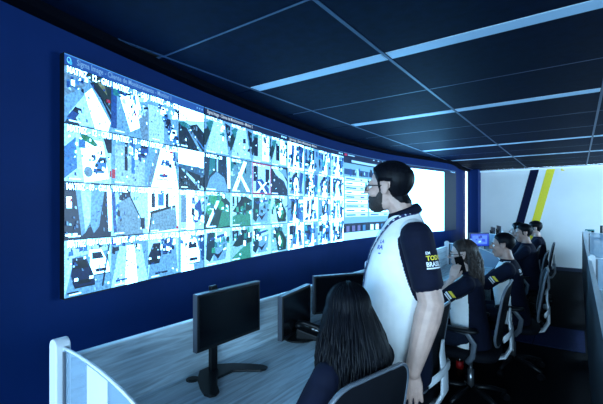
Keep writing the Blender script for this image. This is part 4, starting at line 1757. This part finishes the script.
    obj('lettering', bm, M_WPRINT, st)
    bm = bmesh.new()
    box(bm, (-.03, .183, 1.03), (.03, .186, 1.12))
    obj('badge', bm, M_WPRINT, t)
    # trousers, belt, shoes
    bm = bmesh.new()
    ringloft(bm, [(0, -.01, .70, .165, .13), (0, -.01, .80, .178, .140), (0, -.01, .92, .178, .14), (0, -.005, .98, .165, .13)], 30, 2.4)
    for k in (-1, 1):
        limb(bm, [(k * .088, -.01, .84), (k * .100, 0.0, .50), (k * .108, -.02, .13)], [.098, .076, .066], 18)
        tube(bm, [(k * .108, -.02, .14), (k * .109, -.02, .055)], [.066, .068], 18)
    remesh('trousers', bm, 0.008, 5, M_JEANS, t)
    for k in (-1, 1):
        bm = bmesh.new()
        ringloft(bm, [(k * .112, .03, .003, .045, .135), (k * .112, .03, .03, .048, .138), (k * .112, .0, .065, .042, .10), (k * .111, -.03, .10, .040, .055)], 20, 2.4)
        obj('shoe', bm, M_SHOE, t, True)
    # prints
    for nm, sh_, m in (('sleeve_print', [words('EM', .017, -.034, .030, .02), quad(-.038, -.034, .040, -.028)], M_WPRINT),
                       ('sleeve_print', [words('TODO', .028, -.034, .004, .03)], M_YPRINT),
                       ('sleeve_print', [words('BRASIL', .028, -.038, -.023, .03, .85)], M_WPRINT)):
        decal(nm, shirt, shirt, (-.29, -.100, 1.350), (-1.0, -.45, 0.10), (0, .05, 1), sh_, m)
    for nm, sh_, m in (('chest_print', [words('LA', .026, -.012, .014, .02, 1.2), words('RA', .030, -.022, -.016, .03, 1.2), quad(.0, -.04, .018, -.034)], M_BLUE),):
        decal(nm, shirt, shirt, (-.125, .12, 1.40), (-.75, .7, 0.2), (0, 0, 1), sh_, m)
    return t


standing_man()


# ---------------- the seated people
def sitter(label, loc, rz, arms, hairkind, skin, hairm, voxel=.006, yaw=0, pitch=0, build=1.0, hz=1.215, lean=0.0, prints=True, spec=False,
           whiteside=True, dark=False, woman=False, seed=1, eyes_on=True):
    t = thing('person', label, 'person', (loc[0], loc[1], 0), math.radians(rz))
    rnd = random.Random(seed)
    ly = lambda z: lean * max(0, z - .5)
    hy = ly(hz) + .03
    HM = Matrix.Translation((0, hy, hz)) @ Euler((math.radians(pitch), 0, math.radians(yaw))).to_matrix().to_4x4()
    if woman:
        HM = HM @ Matrix.Diagonal((.95, .95, .95, 1))
    dz = hz - 1.215
    b = build
    zs = lambda z: z + dz * max(0, min(1, (z - .5) / .6))
    sw = .168 * b if woman else .185 * b
    sh = {k: Vector((k * sw, ly(1.03) - .015, zs(1.01))) for k in (-1, 1)}
    bm = bmesh.new()
    head(bm, HM, .97 if woman else 1.0)
    nr = .050 if woman else .058
    limb(bm, [(0, ly(1.05) - .02, zs(1.03)), (0, ly(1.1), zs(1.10)), (0, hy - .02, hz - .05)], [nr * 1.1, nr, nr])
    ringloft(bm, [(0, -.03, .49, .15 * b, .12), (0, ly(.7), zs(.7), .14 * b, .11), (0, ly(.9), zs(.9), .15 * b, .11), (0, ly(1.02) - .01, zs(1.02), .12 * b, .08), (0, ly(1.06) - .01, zs(1.06), .05, .05)])
    for k in (-1, 1):
        e, w, hd, hn, cu = arms[k]
        e, w = Vector(e), Vector(w)
        tube(bm, [sh[k], sh[k].lerp(e, .5), e], [.044 * b, .042 * b, .038 * b], 12)
        limb(bm, [e, e.lerp(w, .25), e.lerp(w, .65), w], [.039 * b, .040 * b, .032 * b, .025 * b], 12)
        hand(bm, w, hd, hn, -k * -1 if False else (1 if k > 0 else -1), cu, .92 if woman else 1.0)
        limb(bm, [(k * .085, .02, .53), (k * .10, .42, .52)], [.07, .055], 12)
        limb(bm, [(k * .10, .42, .50), (k * .105, .40, .12)], [.05, .036], 12)
        limb(bm, [(k * .105, .38, .05), (k * .11, .50, .04)], [.034, .028], 10)
    body = remesh('body', bm, voxel, 3, skin, t)
    Mi = HM.inverted()
    if hairkind == 'long':
        shell('hair_cap', body, Mi, hairline('long'), .010, hairm, t, rnd)
    else:
        shell('hair', body, Mi, hairline(hairkind), .009 if hairkind == 'fade' else .018, hairm, t, rnd, .001, True)
    if eyes_on:
        eyes(t, HM)
    if spec:
        glasses(t, HM)
    bm = bmesh.new()
    wv = .92 if woman else 1.0
    ringloft(bm, [(0, -.03, .472, .185 * b, .150), (0, ly(.6) - .02, zs(.6), .178 * b * wv, .148), (0, ly(.75), zs(.75), .168 * b * wv, .140), (0, ly(.88) + .005, zs(.88), .176 * b, .138),
                  (0, ly(.98) - .005, zs(.98), .176 * b, .118), (0, ly(1.04) - .012, zs(1.04), .13 * b, .090), (0, ly(1.075) - .010, zs(1.075), .075, .070), (0, ly(1.085) - .008, zs(1.085), .068, .064)], 30, 2.3)
    hem = {}
    for k in (-1, 1):
        e = Vector(arms[k][0])
        hem[k] = sh[k].lerp(e, .72)
        limb(bm, [sh[k] + Vector((-k * .04, 0, .004)), sh[k] + Vector((k * .003, 0, -.012)), sh[k].lerp(e, .4), hem[k]], [.056 * b, .066 * b, .062 * b, .060 * b], 16)
        tube(bm, [hem[k], sh[k].lerp(e, .80)], [.061 * b, .060 * b], 16)

    def cls(c, n):
        if not whiteside:
            return 1
        for k in (-1, 1):
            if c.x * k > .12 * b:
                d, tt = seg_dist(c, sh[k], Vector(arms[k][0]))
                if d < .078 * b:
                    return 1
        if c.z > zs(1.0):
            return 0 if c.y > ly(1.03) + .02 and c.z < zs(1.06) else 1
        return 0 if c.y > ly(c.z) - .02 else 1
    shirt = remesh('polo_shirt', bm, voxel, 4, [M_SHIRTW, M_SHIRTN], t, cls)
    bm = bmesh.new()
    ringloft(bm, [(0, -.03, .472, .175 * b, .14), (0, -.03, .56, .17 * b, .135)], 24)
    for k in (-1, 1):
        limb(bm, [(k * .09, .0, .545), (k * .10, .42, .535)], [.088, .072], 14)
        limb(bm, [(k * .10, .42, .52), (k * .105, .40, .12)], [.066, .056], 14)
    remesh('trousers', bm, .009, 3, M_JEANS, t)
    for k in (-1, 1):
        bm = bmesh.new()
        ringloft(bm, [(k * .108, .45, .003, .042, .13), (k * .108, .45, .03, .045, .132), (k * .108, .42, .06, .040, .095), (k * .107, .40, .09, .038, .05)], 18, 2.4)
        obj('shoe', bm, M_SHOE, t, True)
    if prints:
        c = sh[-1].lerp(Vector(arms[-1][0]), .45)
        ax = (Vector(arms[-1][0]) - sh[-1]).normalized()
        nn = Vector((-1, -.1, .25))
        decal('sleeve_print', shirt, shirt, c + Vector((-.06, 0, 0)), nn, -ax, [quad(-.03, .0, .03, .02, 4, .012)], M_YPRINT)
        decal('sleeve_print', shirt, shirt, c + Vector((-.06, 0, 0)), nn, -ax, [quad(-.035, -.022, .03, -.008, 4), quad(-.03, -.036, .035, -.028, 4)], M_WPRINT)
    return t, body, shirt, HM


def arms_desk(reach=.50, z=.80, w=.17):
    return {-1: ((-.235, .20, .80), (-w, reach - .02, z), (.25, 1, -.05), (0, 0, -1), .28),
            1: ((.235, .20, .80), (w, reach - .02, z), (-.25, 1, -.05), (0, 0, -1), .28)}


# woman with long black hair, seen from behind
W1 = (-0.745, 1.385)
t, body, shirt, HM = sitter('woman with long black hair seated with her back to the viewer', W1, 80, {-1: ((-.20, .10, .72), (-.10, .27, .66), (.5, 1, -.1), (0, 0, -1), .3), 1: ((.20, .10, .72), (.10, .27, .66), (-.5, 1, -.1), (0, 0, -1), .3)}, 'long', M_SKIN_P, M_HAIR, .006, -28, -6, .98, 1.145, 0.0,
                            False, False, False, False, True, 11)
bm = bmesh.new()
rnd = random.Random(21)
strands(bm, HM, rnd, 900, -0.46, 0.66, 0.075, 140, 0.0050, 0.020)
h = obj('long_hair', bm, M_HAIR, t, True)
chair('office chair under the long-haired woman, light rim along its black back', -0.845, 1.30, 76)

# woman on the phone
W2 = (-0.73, 3.34)
arms = {-1: ((-.225, .245, .80), (-.150, .105, 1.015), (.16, -.26, 1.0), (.85, .1, -.15), .55),
        1: ((.225, .20, .80), (.15, .46, .80), (-.2, 1, -.05), (0, 0, -1), .28)}
t, body, shirt, HM = sitter('woman in glasses with brown hair holding a phone to her ear', W2, 98, arms, 'long', M_SKIN_P, M_HAIRB, .0045, 4, -3, .97, 1.195, 0.02,
                            True, True, True, False, True, 12)
bm = bmesh.new()
rnd = random.Random(22)
strands(bm, HM, rnd, 380, -0.235, 0.30, 0.03, 78, 0.0052, 0.014)
obj('shoulder_hair', bm, M_HAIRB, t, True)
ph = thing('phone', 'dark mobile phone held to the ear of the seated woman', 'phone', (0, 0, 0))
bm = bmesh.new()
box(bm, (-.004, -.032, -.066), (.004, .032, .066))
o = obj('case', bm, mat('matte phone case', (0.003, 0.003, 0.004), 0.8, spec=0.08, noise=0.05), ph, bevel=.003)
bx('screen', (.004, -.029, -.062), (.0048, .029, .062), M_BLACKG, ph)
PMW = Matrix.Translation((*W2, 0)) @ Matrix.Rotation(math.radians(98), 4, 'Z')
pp = PMW @ Vector((-.100, .050, 1.122))
ph.location = pp
ph.rotation_euler = Euler((math.radians(-14), math.radians(8), math.radians(98 + 12)))
chair('office chair under the woman on the phone', W2[0] + 0.02, W2[1], 92)

# short-haired man reaching to the desk
M2 = (-0.535, 4.26)
t, body, shirt, HM = sitter('short-haired man in navy polo seated, reaching forward to the desk', M2, 95,
                            {-1: ((-.25, .27, .80), (-.13, .50, .815), (.25, 1, -.05), (0, 0, -1), .28), 1: ((.235, .22, .80), (.16, .48, .80), (-.25, 1, -.05), (0, 0, -1), .28)},
                            'fade', M_SKIN_D, M_HAIR, .005, 2, -2, 1.08, 1.205, 0.06, True, False, True, False, False, 13)
decal('back_print', shirt, shirt, (-.08, -.11, .97), (-.35, -1, .25), (0, .1, 1), [words('EM', .05, -.04, -.005, .03), quad(-.045, -.03, .04, -.018)], M_WPRINT)
decal('shoulder_print', shirt, shirt, (-.10, .03, 1.06), (-.3, .1, 1), (0, 1, 0), [quad(-.012, -.03, .012, .03)], M_WPRINT)
chair('office chair under the short-haired man', M2[0] + 0.02, M2[1], 95)

# people further down the row
sitter('man with thick black hair seated behind the short-haired man', (-0.69, 6.75), 90, arms_desk(), 'full', M_SKIN, M_HAIR, .007, 0, 0, 1.0, 1.225, .05, False, False, False, False, False, 14, False)
chair('office chair under the man with thick black hair', -0.75, 6.75, 90)
sitter('dark-haired man in navy seated between two colleagues near the far wall', (-0.55, 6.12), 88, arms_desk(), 'full', M_SKIN_D, M_HAIR, .007, 25, -4, 1.0, 1.225, .05, False, False, False, False, False, 15, False)
chair('office chair under the dark-haired man between two colleagues', -0.61, 6.12, 90)
t, body, shirt, HM = sitter('farthest seated man in navy jacket before the yellow stripe', (-0.55, 7.62), 92, arms_desk(.46, .80), 'full', M_SKIN, M_HAIR, .007, 5, -8, .98, 1.225, .02, False, True, False, False, False, 16, False)
chair('office chair under the farthest man, pale armrest against the wall', -0.60, 7.62, 92)

# the standing man's own chair, turned away
chair('empty office chair pushed in at the desk beyond the standing man', -0.93, 2.31, 90)
